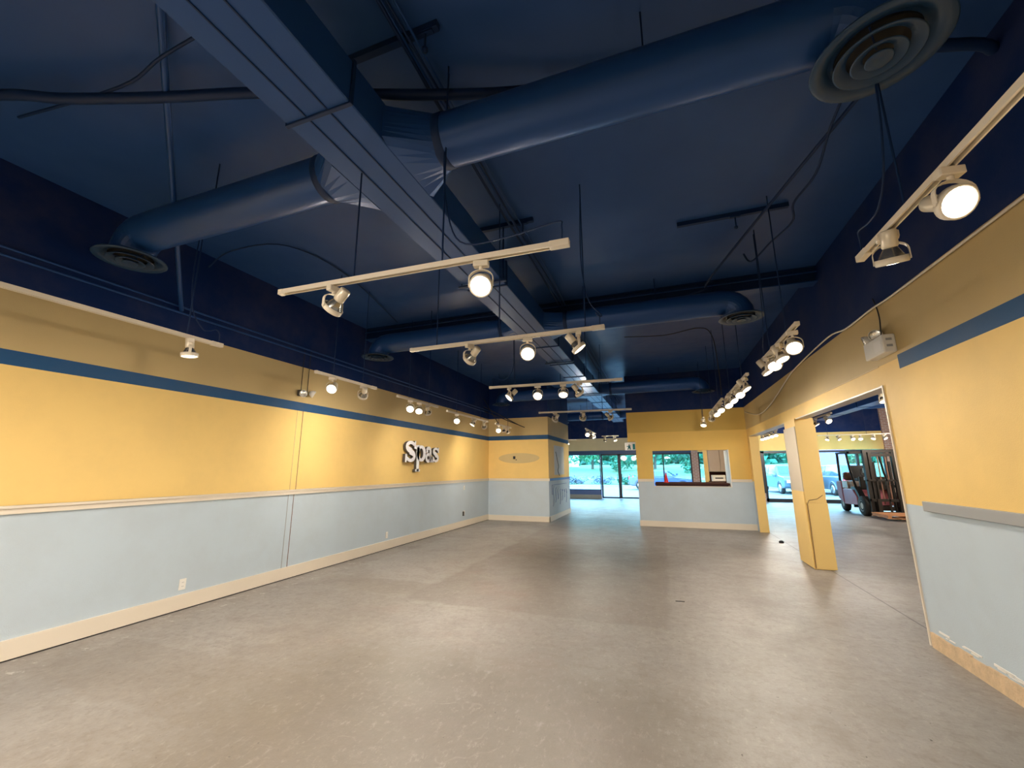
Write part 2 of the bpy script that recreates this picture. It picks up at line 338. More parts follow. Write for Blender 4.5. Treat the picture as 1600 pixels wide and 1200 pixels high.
# storefront wall above glass
struct('wall_front_left', MB().box(XL, 1.35, YF, YF+.15, 2.43, H), 'wall_f', 'beige and navy wall above the storefront glass, left part')
struct('wall_front_right', MB().box(1.35, 9.0, YF, YF+.15, 2.30, H), 'wall_fr', 'yellow and navy wall above the storefront glass, right part')
struct('wall_front_corner', MB().box(9.0, 9.3, YF-.1, YF+.15, 0, H), 'brick', 'brick corner pier of the next room beside the storefront')
struct('wall_front_pier', MB().box(1.32, 1.62, YF-.02, YF+.2, 0, 2.43), 'brick', 'brick pier between the storefront windows')
# column
col = thing('column', 'square yellow boxed column standing in the wide opening', 'column', (2.2, 8.2, 0))
MB().box(-.13, .13, -.30, .32, 0, 2.31).build('column_core', 'yel', col)
MB().box(-.15, -.13, -.31, .34, .015, 1.15).build('side_panel', M['yel'], col)['label'] = 'yellow lower board of the left face'
MB().box(-.149, -.13, -.31, .34, 1.152, 2.18).build('side_panel', mat('greyed_panel_paint', (.60, .52, .40), .6, noise=.06, scale=3), col)['label'] = 'greyish unpainted upper board of the left face'
q = MB().box(-.125, .15, -.32, -.30, .01, .98).build('front_panel', 'yel', col); q['label'] = 'lower yellow board, torn along its upper edge'
MB().box(-.135, .14, -.318, -.30, .985, 2.2).build('front_panel', 'yel', col)
MB().tube([(-.12, -.325, .02), (-.115, -.325, .6), (-.118, -.325, .96), (-.09, -.325, 1.02), (.02, -.325, 1.04), (.1, -.325, 1.10)], .004, 5).build('cord', 'tank', col)
# jambs and casings of the opening
struct('trim_3', MB().box(XR-.012, XR+.165, 4.965, 4.985, 0, 2.31), 'trim', 'narrow white casing on the near side of the wide opening', 'trim')
struct('trim_4', MB().box(XR+.0, XR+.155, 4.985, 11.86, 2.295, 2.312), 'trim', 'white underside board of the header over the wide opening', 'trim')
struct('trim_5', MB().box(XR-.01, XR+.19, 11.84, 11.86, 0, 2.30), 'yel', 'yellow end board at the far side of the wide opening', 'trim')
# baseboards
struct('baseboard_left', MB().box(XL, XL+.022, -4, YB, .012, .165), 'trim', 'tall cream baseboard along the left wall', 'baseboard')
struct('baseboard_left_gap', MB().box(XL, XL+.012, -4, YB, 0, .012), 'black', 'dark gap under the left baseboard', 'baseboard')
struct('baseboard_back_left', MB().box(XL+.02, -3.20, YB-.022, YB, 0, .15), 'trim', 'cream baseboard on the boxed-out wall left of the passage', 'baseboard')
struct('baseboard_passage', MB().box(-3.22, -3.20, YB-.022, 15.05, 0, .15), 'trim', 'cream baseboard on the passage side of the boxed-out wall', 'baseboard')
struct('baseboard_back_right', MB().box(-.70, XR, YB-.02, YB, 0, .145), 'trim', 'cream baseboard under the serving hatch', 'baseboard')
bb = MB(); ys = [4.93-.17*i for i in range(50)]
for i in range(len(ys)-1):
    t0 = .115+.02*random.random(); bb.box(XR-.018, XR, ys[i+1], ys[i], 0, t0)
struct('baseboard_right', bb, 'raw', 'raw torn plywood strip where the right baseboard came off', 'baseboard')
bb = MB()
for i in range(36):
    y = 4.9-random.random()*3.2; l = .03+random.random()*.2; z = .135+random.random()*.02; bb.box(XR-.006, XR, y-l, y, z, z+.004+random.random()*.012)
struct('baseboard_right_residue', bb, 'white', 'white flakes of torn paint above the raw plywood strip', 'baseboard')
# chair rails
def rail(prof_m, name, a, b, label):
    """a,b: points on the wall line; builds a two-step moulding"""
    mb = MB()
    if abs(a[0]-b[0]) < 1e-6:
        s = a[2]; x = a[0]
        mb.box(min(x, x+s*.02), max(x, x+s*.02), a[1], b[1], 1.165, 1.235).box(min(x, x+s*.034), max(x, x+s*.034), a[1], b[1], 1.212, 1.235)
    else:
        y = a[1]; mb.box(a[0], b[0], y-.02, y, 1.165, 1.235).box(a[0], b[0], y-.034, y, 1.212, 1.235)
    return struct(name, mb, prof_m, label, 'trim')
rail('trim', 'trim_6', (XL, -4, 1), (XL, YB), 'cream chair rail along the left wall')
rail('trim', 'trim_7', (XL+.03, YB), (-3.19, YB), 'cream chair rail on the boxed-out wall left of the passage')
rail('bluepan', 'trim_8', (-3.22, YB, 1), (-3.22, 15.05), 'blue chair rail on the passage side of the boxed-out wall')
rail('trim', 'trim_9', (-.69, YB), (-.27, YB), 'short cream chair rail left of the serving hatch')
rail('trim', 'trim_10', (1.63, YB), (XR, YB), 'short cream chair rail right of the serving hatch')
struct('trim_11', MB().box(XR-.032, XR, -4, 4.63, 1.155, 1.235, .003), 'railgrey', 'flat grey painted chair rail on the near right wall', 'trim')
# seams in the left wall boards, with their shadow lines as darker strips beside
struct('wall_left_seam', MB().box(XL, XL+.004, 4.815, 4.822, .165, 1.165).box(XL, XL+.004, 4.835, 4.842, 1.235, 2.40), 'tank', 'thin dark joint between two boards of the left wall')
struct('wall_left_seam_shadow', MB().box(XL, XL+.004, 4.72, 4.728, .165, 1.165), 'railgrey', 'faint painted shadow line beside the joint on the grey part of the left wall')
struct('wall_left_upper_seam_shadow', MB().box(XL, XL+.004, 4.73, 4.738, 1.235, 2.40), 'tan', 'faint painted shadow line beside the joint on the yellow part of the left wall')

# ------------------------------------------------------------------ dropped beam
bm_ = thing('ceiling_beam', 'navy steel beam crossing the ceiling beyond the second crossways track', 'beam', (0, 6.2, 3.93))
MB().box(XL, XR, -.012, .012, .012, .208).build('web', 'duct_d', bm_)
MB().box(XL, XR, -.09, .09, .0, .014).build('bottom_flange', 'duct', bm_)  # lighter navy than the web: light on the underside put into the colour
MB().box(XL, XR, -.09, .09, .206, .22).build('top_flange', 'duct_d', bm_)
MB().tube([(XL, -.1, .13), (XR, -.1, .13)], .008, 6).build('clipped_conduit', 'duct', bm_)

# ------------------------------------------------------------------ main duct
md = thing('main_duct', 'big navy rectangular air duct running the length of the ceiling', 'duct', (-1.705, 0, 3.5))
DW = .225; DH = .27
js = [-3.6, -.94, 1.50, 3.94, 6.38, 7.6, 8.8, 10.0, 11.3, 12.6, 14.0, 15.4, 16.8, 18.4]
for i in range(len(js)-1):
    a, b = js[i]+.006, js[i+1]-.006
    s_ = MB().box(-DW, DW, a, b, 0, DH, .006).build('duct_section', 'duct', md)
    for fx in (-1/3, 1/3): MB().box(DW*fx-.004, DW*fx+.004, a+.01, b-.01, -.006, .001).build('standing_seam', 'duct_d', s_)
    j = MB(); y = js[i+1]; j.box(-DW-.012, DW+.012, y-.012, y+.012, -.012, DH+.012, .003)
    j.build('joint_flange', 'duct_d', md)
for y in (.7, 3.8, 7.4, 11, 15.2):
    for sx_ in (-1, 1): MB().tube([(sx_*(DW+.02), y, -.01), (sx_*(DW+.02), y, H-3.5)], .008, 6).build('hanger_rod', 'duct_d', md)
    MB().box(-DW-.05, DW+.05, y-.02, y+.02, -.026, -.008).build('hanger_bar', 'duct_d', md)

# ------------------------------------------------------------------ branch ducts with diffusers
def rect_to_round(x0, x1, yc, zc, wy, z0, z1, r, n=32):
    """loft from a rectangle on the duct side (x0) to a circle (x1)"""
    rect = []; circ = []
    for k in range(n):
        a = 2*pi*(k+.5)/n; cy, cz = cos(a), sin(a); m = max(abs(cy), abs(cz))
        rect.append((x0, yc+wy/2*cy/m, (z0+z1)/2+(z1-z0)/2*cz/m)); circ.append((x1, yc+r*cy, zc+r*sin(a)))
    mid = [tuple(a_*(1-.85)+b_*.85 for a_, b_ in zip(p1, p2)) for p1, p2 in zip(rect, circ)]
    return MB().rings([rect, mid, circ], False, False, sm=False)
def branch(sgn, y, xd, label, ba, fine=True):
    t = thing('branch_duct', label, 'duct', (-1.705+sgn*DW, y, 3.66), 0, 'round branch ducts off the main duct')
    L = abs(xd-(-1.705+sgn*DW)); r = .165; zc = 0
    n = 32
    rect_to_round(0, sgn*.26, 0, 0, .62, 3.5-3.66, 3.77-3.66+.0, r).build('takeoff', 'duct', t)
    MB().lathe([(r+.004, sgn*.24), (r+.006, sgn*.25), (r+.006, sgn*.30), (r+.002, sgn*.305)], n=n, axis='X').build('collar', 'duct_d', t)
    MB().lathe([(r, sgn*.25), (r, sgn*(L-.20))], n=n, axis='X', cap0=True, cap1=False).build('round_pipe', 'duct', t)
    # gored elbow
    rings = []; br = .20
    for i in range(6):
        a = i/5*pi/2; cx = L-br+br*sin(a); cz = -br+br*cos(a); tx, tz = cos(a), -sin(a)
        rings.append([(sgn*(cx+r*sin(k*2*pi/n)*(-tz)), r*cos(k*2*pi/n), cz+r*sin(k*2*pi/n)*tx) for k in range(n)])
    MB().rings(rings, False, False, sm=False).build('elbow', 'duct', t)
    MB().tube([(sgn*L*.6, 0, r-.005), (sgn*L*.6, 0, H-3.66)], .006, 6).build('hanger_rod', 'duct_d', t)
    return t
def diffuser(x, y, label):
    t = thing('air_diffuser', label, 'air vent', (x, y, 3.45), 0, 'round air diffusers under the branch ducts')
    MB().lathe([(.165, .02), (.18, .012), (.262, -.012), (.268, -.022), (.262, -.028), (.20, -.012), (.185, .012), (.165, .012)], n=48).build('outer_cone', 'diff', t)
    MB().lathe([(.125, -.002), (.17, -.035), (.174, -.041), (.167, -.043), (.118, -.012)], n=40).build('middle_cone', 'diff', t)
    MB().lathe([(.06, -.016), (.105, -.045), (.108, -.052), (.100, -.053), (.056, -.028)], n=36).build('inner_cone', 'diff', t)
    MB().lathe([(.001, -.03), (.03, -.034), (.052, -.05), (.056, -.058), (.05, -.06), (.001, -.05)], n=28).build('centre_dish', 'diff', t)
    b = MB()
    for k in range(3):
        a = k*2*pi/3; d = Vector((cos(a), sin(a), 0)); b.tube([d*.03+Vector((0, 0, -.02)), d*.175+Vector((0, 0, -.01))], .004, 5)
    b.build('spider_bracket', 'duct_d', t)
    MB().lathe([(.163, .0), (.163, .03)], n=32, cap1=True).build('throat', 'black', t)
    return t
for sgn, y, xd, lb, ld in [
    (1, 2.08, 1.09, 'large round navy branch duct nearest on the right, ending over the right track', 'largest round diffuser, overhead at upper right'),
    (-1, 2.10, -4.50, 'round navy branch duct nearest on the left of the main duct', 'round diffuser nearest the left wall front end, dark with pale rim'),
    (1, 5.78, 1.09, 'round navy branch duct in front of the beam, right side', 'round diffuser at the right end of the duct before the beam'),
    (-1, 5.74, -4.55, 'round navy branch duct in front of the beam, left side', 'round diffuser near left wall below the beam end'),
    (1, 11.35, 1.09, 'small distant round branch duct before the mustard partition', 'small distant diffuser above the mustard partition'),
    (-1, 11.55, -4.5, 'small distant round branch duct before the boxed-out wall', 'small distant diffuser above the boxed-out wall'),
    (1, 17.2, 1.0, 'farthest round branch duct on the right, past the partition', 'farthest diffuser on the right, past the partition'),
    (-1, 17.2, -3.9, 'farthest round branch duct on the left, over the passage', 'farthest diffuser on the left, over the passage')]:
    branch(sgn, y, xd, lb, None); diffuser(xd, y, ld)

# ------------------------------------------------------------------ ceiling channels, pipes, cables
def strut_channel(x0, x1, y, label, drop=None):
    t = thing('strut_channel', label, 'ceiling bracket', ((x0+x1)/2, y, H), 0, 'steel strut channels on the ceiling'); w = (x1-x0)/2
    MB().box(-w, w, -.02, .02, -.045, 0).build('channel', 'duct_d', t)
    if drop is not None:
        MB().box(drop-.05, drop+.05, -.015, .015, -.055, -.045).build('clamp', 'duct_d', t)
        MB().tube([(drop, 0, -.05), (drop, 0, -.16)], .007, 6).build('rod', 'duct_d', t)
        MB().lathe([(.001, -.19), (.018, -.18), (.018, -.16), (.001, -.15)], (drop, 0, 0), 10).build('ring_clip', 'duct_d', t)
strut_channel(.33, 1.38, 4.45, 'dark strut channel above the diagonal pipe, right of the main duct', .04)
strut_channel(-1.75, -1.08, 1.72, 'dark strut channel over the main duct beside the big round branch', .25)
strut_channel(-1.75, -1.12, 3.80, 'dark strut channel over the main duct behind the nearest crossways track', .2)
def tube_obj(name, pts, r, m, label, cat, n=7):
    x0 = Vector(pts[0]); o = MB().tube([Vector(p)-x0 for p in pts], r, n).build(name, m); o.location = x0; return tag(o, label, cat)
def smooth(pts, k=6):
    P = [Vector(p) for p in pts]; out = []
    for i in range(len(P)-1):
        a, b, c, d = P[max(i-1, 0)], P[i], P[i+1], P[min(i+2, len(P)-1)]
        for j in range(k):
            t = j/k; out.append(.5*((2*b)+(c-a)*t+(2*a-5*b+4*c-d)*t*t+(3*b-a-3*c+d)*t**3))
    out.append(P[-1]); return out
bt = thing('conduit_bundle', 'bundle of thin dark conduits and cables along the ceiling right of the main duct', 'cables', (-1.25, 0, 4.06))
for k, dx in enumerate((-.05, -.02, .012, .045)):
    pts = [(dx+.012*sin(y*1.7+k*2)-.012*y, y, .02*sin(y*1.1+k)+(k % 2)*.02) for y in [-3+.75*i for i in range(27)]]
    MB().tube(smooth(pts, 2), .009 if k else .013, 6).build('cable', 'duct' if k % 2 else 'duct_d', bt)
tube_obj('flexible_conduit', smooth([(-5.1, .75, 4.06), (-4.05, 1.03, 4.02), (-3.64, 1.18, 3.99), (-3.01, 1.39, 3.98), (-2.39, 1.6, 4.0), (-1.63, 1.89, 4.0), (-1.19, 2.05, 4.0), (-.66, 2.23, 4.02), (.4, 2.5, 4.06), (1.79, 2.8, 4.02), (2.08, 2.93, 4.02)]), .034, 'duct_d', 'thick wavy dark conduit crossing the ceiling from side to side above the ducts', 'pipe', 10)
tube_obj('brace_pipe', [(-2.51, 1.07, 4.15), (-5.14, 2.95, 3.34)], .022, 'duct', 'straight slanting navy pipe from ceiling to left wall behind the left duct', 'pipe', 10)
tube_obj('diagonal_pipe', smooth([(1.78, 1.9, 4.0), (1.42, 3.02, 3.98), (.77, 5.6, 3.98), (.70, 5.85, 3.92), (.29, 6.0, 3.90), (-.1, 6.04, 3.92)], 4), .014, 'duct_d', 'thin navy pipe running diagonally below the ceiling to the beam', 'pipe', 8)
tube_obj('wall_conduit', [(XL+.03, -3, 3.40), (XL+.03, 12.1, 3.34)], .012, 'duct', 'upper thin navy conduit on the blue band over the left wall', 'pipe')
tube_obj('wall_conduit', [(XL+.03, -3, 3.33), (XL+.03, 12.1, 3.27)], .012, 'duct', 'lower thin navy conduit on the blue band over the left wall', 'pipe')
tube_obj('hanging_cable', smooth([(1.36, 2.4, 4.1), (1.32, 3.15, 3.95), (1.37, 3.68, 3.92), (1.30, 4.05, 3.90), (1.36, 4.35, 3.88), (1.29, 4.84, 3.95), (1.15, 5.15, 3.9), (1.12, 5.35, 4.1)]), .010, 'duct_d', 'dark tied cable looping across the ceiling right of the diagonal pipe', 'cable')
tube_obj('hanging_cable', smooth([(-4.3, 1.2, 4.08), (-3.19, 1.26, 4.0), (-2.7, 1.22, 4.0), (-2.2, 1.25, 4.1)]), .010, 'duct_d', 'dark cable draped under the ceiling left of the main duct', 'cable')
tube_obj('hanging_cable', smooth([(-4.95, 3.05, 3.9), (-4.5, 3.0, 4.0), (-4.0, 3.3, 4.12), (-3.9, 4.2, 4.13), (-4.3, 5.9, 4.10)]), .008, 'duct_d', 'thin dark cable arching over the left wall tracks', 'cable')
tube_obj('hanging_cable', smooth([(-.55, 8.2, 4.1), (.2, 8.1, 4.02), (.8, 8.0, 4.06), (1.0, 8.0, 3.9), (1.05, 8.0, 3.4), (1.06, 8.0, 2.78)]), .008, 'black', 'thin black cable dropping to the middle of the right tracks', 'cable')
tube_obj('wall_cable', smooth([(2.075, 11.95, 2.93), (2.07, 10.6, 2.70), (2.07, 9.6, 2.70), (2.07, 8.6, 2.86), (2.07, 7.9, 3.0), (2.07, 7.3, 3.07), (2.06, 6.0, 3.12), (2.07, 5.5, 3.07), (2.07, 4.85, 3.07), (2.07, 4.2, 3.05), (2.07, 1, 3.05)], 5), .010, 'track', 'pale cable drooping along the top of the right wall', 'cable')

for k, (a, b) in enumerate((((-4.73, 11.7, 3.0), (-4.61, 11.7, 2.81)), ((-4.46, 11.7, 3.0), (-3.81, 11.7, 2.73)), ((-4.36, 11.75, 3.0), (-3.97, 11.75, 2.79)))):
    A, B = Vector(a), Vector(b); tube_obj('slanted_rod', [A+(A-B)*((H-A.z)/(A.z-B.z)), B], .012, 'black', ['short steep black rod left of the last left track lamp', 'long slanting black rod, its end lowest over the oval patch', 'slanting black rod just above the long one by the oval patch'][k], 'rod')

# ------------------------------------------------------------------ track lighting
TZ = 2.70
def track(x0, y0, x1, y1, label, rods=(.2, .75), cord=None, feed=None, mrods=None):
    """ivory track from (x0,y0) to (x1,y1), underside at TZ"""
    L = math.hypot(x1-x0, y1-y0); a = math.atan2(y1-y0, x1-x0)
    t = thing('light_track', label, 'light track', (x0, y0, TZ), a, 'ceiling-hung lighting tracks')
    c = MB(); c.box(0, L, -.018, .018, .022, .032).box(0, L, -.018, -.011, 0, .022).box(0, L, .011, .018, 0, .022)
    c.build('channel', 'track', t)
    MB().box(.01, L-.01, -.004, .004, .012, .022).build('contact_strip', 'socket', t)
    MB().box(-.015, .02, -.02, .02, -.003, .034, .003).build('end_cap', 'track', t)
    MB().box(L-.10, L+.01, -.021, .021, -.004, .036, .003).build('feed_box', 'track', t)
    for r in rods: MB().tube([(L*r, 0, .03), (L*r, 0, H-TZ)], .0055, 6).build('hanger_rod', 'duct_d', t)
    if cord:
        e = L-.03 if cord > 0 else .03; s_ = 1 if cord > 0 else -1; b = L*(rods[-1] if cord > 0 else rods[0])
        pts = [(b, .01, 1.40), (b-.02, .02, .7), (b+s_*.03, .03, .30), (b+s_*.14, .03, .14), ((b+e)/2+s_*.05, .02, .13), (e-s_*.03, .01, .16), (e, .0, .12), (e, 0, .034)]
        MB().tube(smooth(pts, 4), .005, 5).build('power_cord', 'duct_d', t)
    return t
track(-2.39, 1.96, -.40, 2.01, 'nearest crossways white track, in front of the main duct', (.3, .62), 1)
track(-2.34, 3.48, -.40, 3.45, 'second nearest crossways white track', (.15, .5, .92), 1)
track(-2.36, 5.60, -.45, 5.70, 'third crossways white track, carrying four lamps', (.2, .75), -1)
track(-2.46, 8.60, -.54, 8.75, 'farthest crossways white track, before the passage', (.25, .7), None)
track(1.17, .33, 1.17, 2.77, 'nearest white track along the right wall, running out of view at right', (.3, .8), 1)
track(1.15, 3.94, 1.15, 5.20, 'second white track along the right wall, four lamps', (.25, .75), 1)
track(1.11, 5.95, 1.11, 7.85, 'third white track along the right wall', (.2, .8), None)
track(1.06, 8.0, 1.06, 10.05, 'fourth white track along the right wall', (.25, .8), None)
track(1.00, 10.9, 1.00, 11.4, 'short last white track before the mustard partition', (.3, .7), None)
track(-4.0, .25, -4.0, 2.69, 'nearest white track along the left wall, one lamp near its end', (.15, .87), 1)
track(-3.99, 3.88, -3.99, 5.03, 'second white track along the left wall, two lamps', (.25, .75), None)
track(-4.08, 5.72, -4.08, 7.03, 'third white track along the left wall, above the raised letters', (.25, .75), None)
track(-4.18, 7.61, -4.18, 9.75, 'fourth white track along the left wall', (.2, .8), None)
track(-4.18, 10.3, -4.18, 11.5, 'last white track along the left wall, at the corner', (.2, .8), None)

AD, ARM = .035, .115      # adapter height, yoke drop
def head_proto():
    t = thing('track_spotlight', 'x', 'spotlight', (0, 0, 0))
    a = MB().box(-.022, .022, -.045, .045, -AD, .002, .004); a.tube([(0, 0, -AD), (0, 0, -AD-.02)], .012, 8); a.build('adapter', 'track', t)
    y = MB(); n = 10; r = .070
    pts = [(0, -r, -ARM-AD), (0, -r, -AD-.07)]+[(0, -r*cos(i/n*pi), -AD-.07+.05*sin(i/n*pi)) for i in range(1, n)]+[(0, r, -AD-.07), (0, r, -ARM-AD)]
    for i in range(len(pts)-1):
        p, q = Vector(pts[i]), Vector(pts[i+1]); d = (q-p).normalized(); nn = d.cross(Vector((1, 0, 0))).normalized()*.002; w = Vector((.011, 0, 0))
        y.rings([[p+nn+w, p+nn-w, p-nn-w, p-nn+w], [q+nn+w, q+nn-w, q-nn-w, q-nn+w]], True, True, sm=False)
    y.build('yoke', 'track', t)
    g = bpy.data.objects.new('lamp_holder', None)   # replaced below
    ring = MB().lathe([(.057, .016), (.067, .016), (.067, -.014), (.062, -.018), (.057, -.014), (.057, .016)], n=24); ring.tube([(0, -.073, 0), (0, -.060, 0)], .008, 8).tube([(0, .060, 0), (0, .073, 0)], .008, 8)
    o = ring.build('lamp_ring', 'track', t)
    bpy.data.objects.remove(g)
    MB().lathe([(.058, -.008), (.056, .012), (.040, .045), (.028, .066), (.024, .072)], n=24).build('reflector', 'refl', o)
    MB().lathe([(.001, .155), (.030, .155), (.034, .15), (.034, .072), (.030, .066), (.001, .066)], n=20).build('socket', 'socket', o)
    MB().lathe([(.058, -.009), (.045, -.014), (.025, -.018), (.001, -.019)], n=24).build('lamp_glass', 'dim', o)
    MB().tube(smooth([(0, .012, -AD-.005), (.03, .03, -.05), (.045, .02, -.03+.02), (.03, .0, .0), (.01, 0, .0)], 3), .004, 5)
    return t
PROTO = head_proto(); first = [True]
lit_glass = None
def head(x, y, aim, lit, label, group, z=TZ, power=None, yaw=None):
    global lit_glass
    if first[0]: t = PROTO; first[0] = False
    else: t = copy_tree(PROTO)
    t.location = (x, y, z); t['label'] = label; t['group'] = group; t['category'] = 'spotlight'
    d = Vector(aim).normalized(); az = math.atan2(d.y, d.x); tilt = math.acos(max(-1, min(1, -d.z)))
    t.rotation_euler = (0, 0, az)
    ring = [c for c in t.children if c.name.startswith('lamp_ring')][0]
    ring.location = (0, 0, -ARM-AD); ring.rotation_euler = (0, -tilt, 0)
    if lit:
        g = [c for c in ring.children if c.name.startswith('lamp_glass')][0]
        if lit_glass is None: lit_glass = g.data.copy(); lit_glass.materials.clear(); lit_glass.materials.append(M['lit'])
        g.data = lit_glass; g['label'] = 'glowing lamp glass'
        p = Vector((x, y, z-ARM-AD))+d*.035
        light('SPOT', p, power or LAMP_W, size=.045, aim=d, spot_size=R(150), spot_blend=1)
    return t
GA, GB, GC, GD = ['lamps on the %s' % s for s in ('nearest crossways track', 'second crossways track', 'third crossways track', 'farthest crossways track')]
GR, GL, GP, GN = 'lamps on the right-hand tracks', 'lamps on the left-hand tracks', 'lamps over the passage', 'lamps in the next room'
head(-1.96, 1.99, (-.75, .1, -.7), 1, 'ivory spotlight tilted left, left end of the nearest crossways track', GA)
head(-.91, 2.01, (.15, -.72, -.62), 1, 'bright glowing spotlight on the nearest crossways track, in front of the duct', GA, power=28)
head(-1.68, 3.47, (-.75, .35, -.6), 1, 'spotlight tilted left on the second crossways track', GB)
head(-1.09, 3.46, (.25, -.75, -.55), 1, 'glowing spotlight in the middle of the second crossways track', GB)
head(-.62, 3.45, (.6, .15, -.8), 1, 'spotlight tilted right at the right end of the second crossways track', GB, power=12)
head(-2.06, 5.61, (-.55, -.4, -.7), 1, 'leftmost lamp of four on the third crossways track', GC, power=40)
head(-1.63, 5.63, (.1, -.75, -.65), 1, 'second lamp from left on the third crossways track, glowing', GC)
head(-1.26, 5.65, (.1, -.5, -.85), 1, 'third lamp from left on the third crossways track, glowing', GC)
head(-1.03, 5.66, (.5, .5, -.75), 1, 'rightmost lamp of four on the third crossways track', GC)
head(-2.12, 8.63, (-.6, .6, -.6), 1, 'left lamp on the farthest crossways track', GD, power=60)
head(-1.53, 8.67, (-.3, .7, -.8), 1, 'middle lamp on the farthest crossways track', GD, power=40)
head(-.96, 8.72, (.55, .7, -.6), 1, 'right lamp on the farthest crossways track', GD, power=65)
head(1.17, 2.47, (.12, .35, -1), 0, 'large unlit spotlight pointing down at the end of the nearest right track', GR)
head(1.17, 1.97, (.12, -.85, -.55), 1, 'brightest large glowing spotlight on the nearest right track', GR, power=4)
head(1.15, 4.10, (-.1, -.72, -.62), 1, 'glowing lamp at the near end of the second right track', GR, power=6)
head(1.15, 4.50, (.3, -.3, -.9), 1, 'second lamp from the near end of the second right track, face tilted', GR, power=13)
head(1.15, 4.78, (-.1, -.6, -.75), 1, 'third lamp from the near end of the second right track', GR, power=10)
head(1.15, 5.07, (.45, -.2, -.85), 0, 'far-end lamp of the second right track', GR)
head(1.11, 6.12, (.5, -.3, -.85), 0, 'nearest lamp of the third right track', GR)
head(1.11, 6.60, (.1, -.6, -.75), 1, 'glowing second lamp of the third right track', GR, power=16)
head(1.11, 7.15, (.4, -.5, -.8), 1, 'third lamp of the third right track, glowing softly', GR, power=32)
head(1.11, 7.70, (.2, -.6, -.8), 1, 'last lamp of the third right track', GR, power=32)
head(1.06, 8.30, (.2, -.6, -.8), 1, 'nearest lamp of the fourth right track', GR, power=32)
head(1.06, 8.90, (.3, -.6, -.8), 1, 'second lamp of the fourth right track', GR, power=32)
head(1.06, 9.85, (.1, .7, -.7), 1, 'far lamp of the fourth right track, turned away', GR, power=38)
head(1.00, 11.1, (-.15, -.4, -.9), 1, 'single glowing lamp before the mustard partition', GR)
head(-4.0, 2.42, (.05, .08, -1), 0, 'unlit spotlight pointing down on the nearest left track', GL)
head(-3.99, 4.16, (.35, -.75, -.55), 1, 'glowing lamp on the second left track', GL)
head(-3.99, 4.76, (-.6, .45, -.6), 1, 'lamp turned to the wall on the second left track', GL)
head(-4.08, 6.10, (.35, -.75, -.55), 1, 'bright left lamp of the third left track', GL)
head(-4.08, 6.38, (.3, -.6, -.7), 1, 'middle lamp of the third left track, glowing', GL)
head(-4.08, 6.68, (-.3, .7, -.7), 1, 'right lamp of the third left track, turned away', GL)
head(-4.18, 8.05, (.35, -.75, -.55), 1, 'glowing lamp on the fourth left track', GL)
head(-4.18, 8.85, (-.4, -.3, -.8), 0, 'unlit middle lamp of the fourth left track', GL)
head(-4.18, 9.55, (-.2, .7, -.7), 1, 'far lamp of the fourth left track, turned away', GL, power=50)
head(-4.18, 10.52, (.35, -.75, -.55), 1, 'glowing lamp on the last left track at the corner', GL)
head(-4.18, 10.95, (.1, .2, -1), 0, 'middle unlit lamp on the last left track', GL)
head(-4.18, 11.3, (.4, .2, -.8), 0, 'unlit lamp on the last left track nearest the boxed-out wall', GL)
# passage tracks
track(-2.15, 12.6, -2.15, 14.6, 'white track over the passage, first past the boxed-out wall', (.2, .8))
head(-2.15, 12.9, (.25, -.8, -.5), 1, 'glowing lamp over the passage entrance', GP, power=40)
head(-2.15, 13.5, (.2, .8, -.6), 1, 'lamp behind the glowing one over the passage, turned away', GP, power=130)
head(-2.15, 14.2, (.3, .3, -.9), 0, 'second unlit lamp over the passage', GP)
track(-2.1, 15.9, -1.5, 15.9, 'short crossways track over the middle of the passage', (.3, .7))
head(-2.0, 15.9, (-.2, .7, -.5), 1, 'pale lamp on the short crossways passage track', GP, power=110)
head(-1.62, 15.9, (.4, -.3, -.9), 0, 'right lamp on the short crossways passage track', GP)
track(-4.1, 17.4, -3.4, 17.4, 'short crossways track near the left storefront window', (.3, .7))
head(-3.75, 17.4, (.1, -.4, -.9), 0, 'lamp near the left storefront window', GP)
# next room tracks
track(3.35, 7.3, 3.35, 8.4, 'white track just beyond the top of the wide opening', (.2, .8))
head(3.35, 8.03, (.1, -.35, -.95), 0, 'large white unlit lamp seen through the top of the wide opening', GN)
track(3.6, 11.0, 3.6, 13.4, 'white track in the next room seen right of the column', (.2, .8))
for y, lit, n in [(11.2, 1, 'glowing lamp nearest the column in the next room'), (12.0, 0, 'unlit lamp behind the glowing one in the next room'), (12.7, 0, 'next unlit lamp farther along the next room track'), (13.2, 0, 'last unlit lamp right beside the column top')]:
    head(3.6, y, (.2, -.7, -.6) if lit else (.5, -.2, -.8), lit, n, GN, power=60)
track(3.5, 15.3, 3.5, 17.7, 'white track in the next room seen left of the column', (.2, .8))
for i, y in enumerate((15.5, 16.05, 16.6, 17.0, 17.5)):
    head(3.5, y, (-.1, -.6, -.8), 1, '%s lamp from the column, seen left of it in the next room' % ['first', 'second', 'third', 'fourth', 'fifth'][i], GN, power=34)
track(5.6, 18.7, 8.6, 18.7, 'long crossways white track high before the showroom windows', (.1, .5, .9))
for i, x in enumerate((5.87, 6.25, 6.67, 6.9, 7.28, 7.64, 7.95, 8.3)):
    head(x, 18.7, ((-.4, -.3, -.8), (.3, -.5, -.8), (.1, -.7, -.6), (-.2, -.6, -.7))[i % 4], i in (2, 3, 5), '%s lamp from the left on the long showroom track' % ['first', 'second', 'third', 'fourth', 'fifth', 'sixth', 'seventh', 'eighth'][i], GN, power=40)
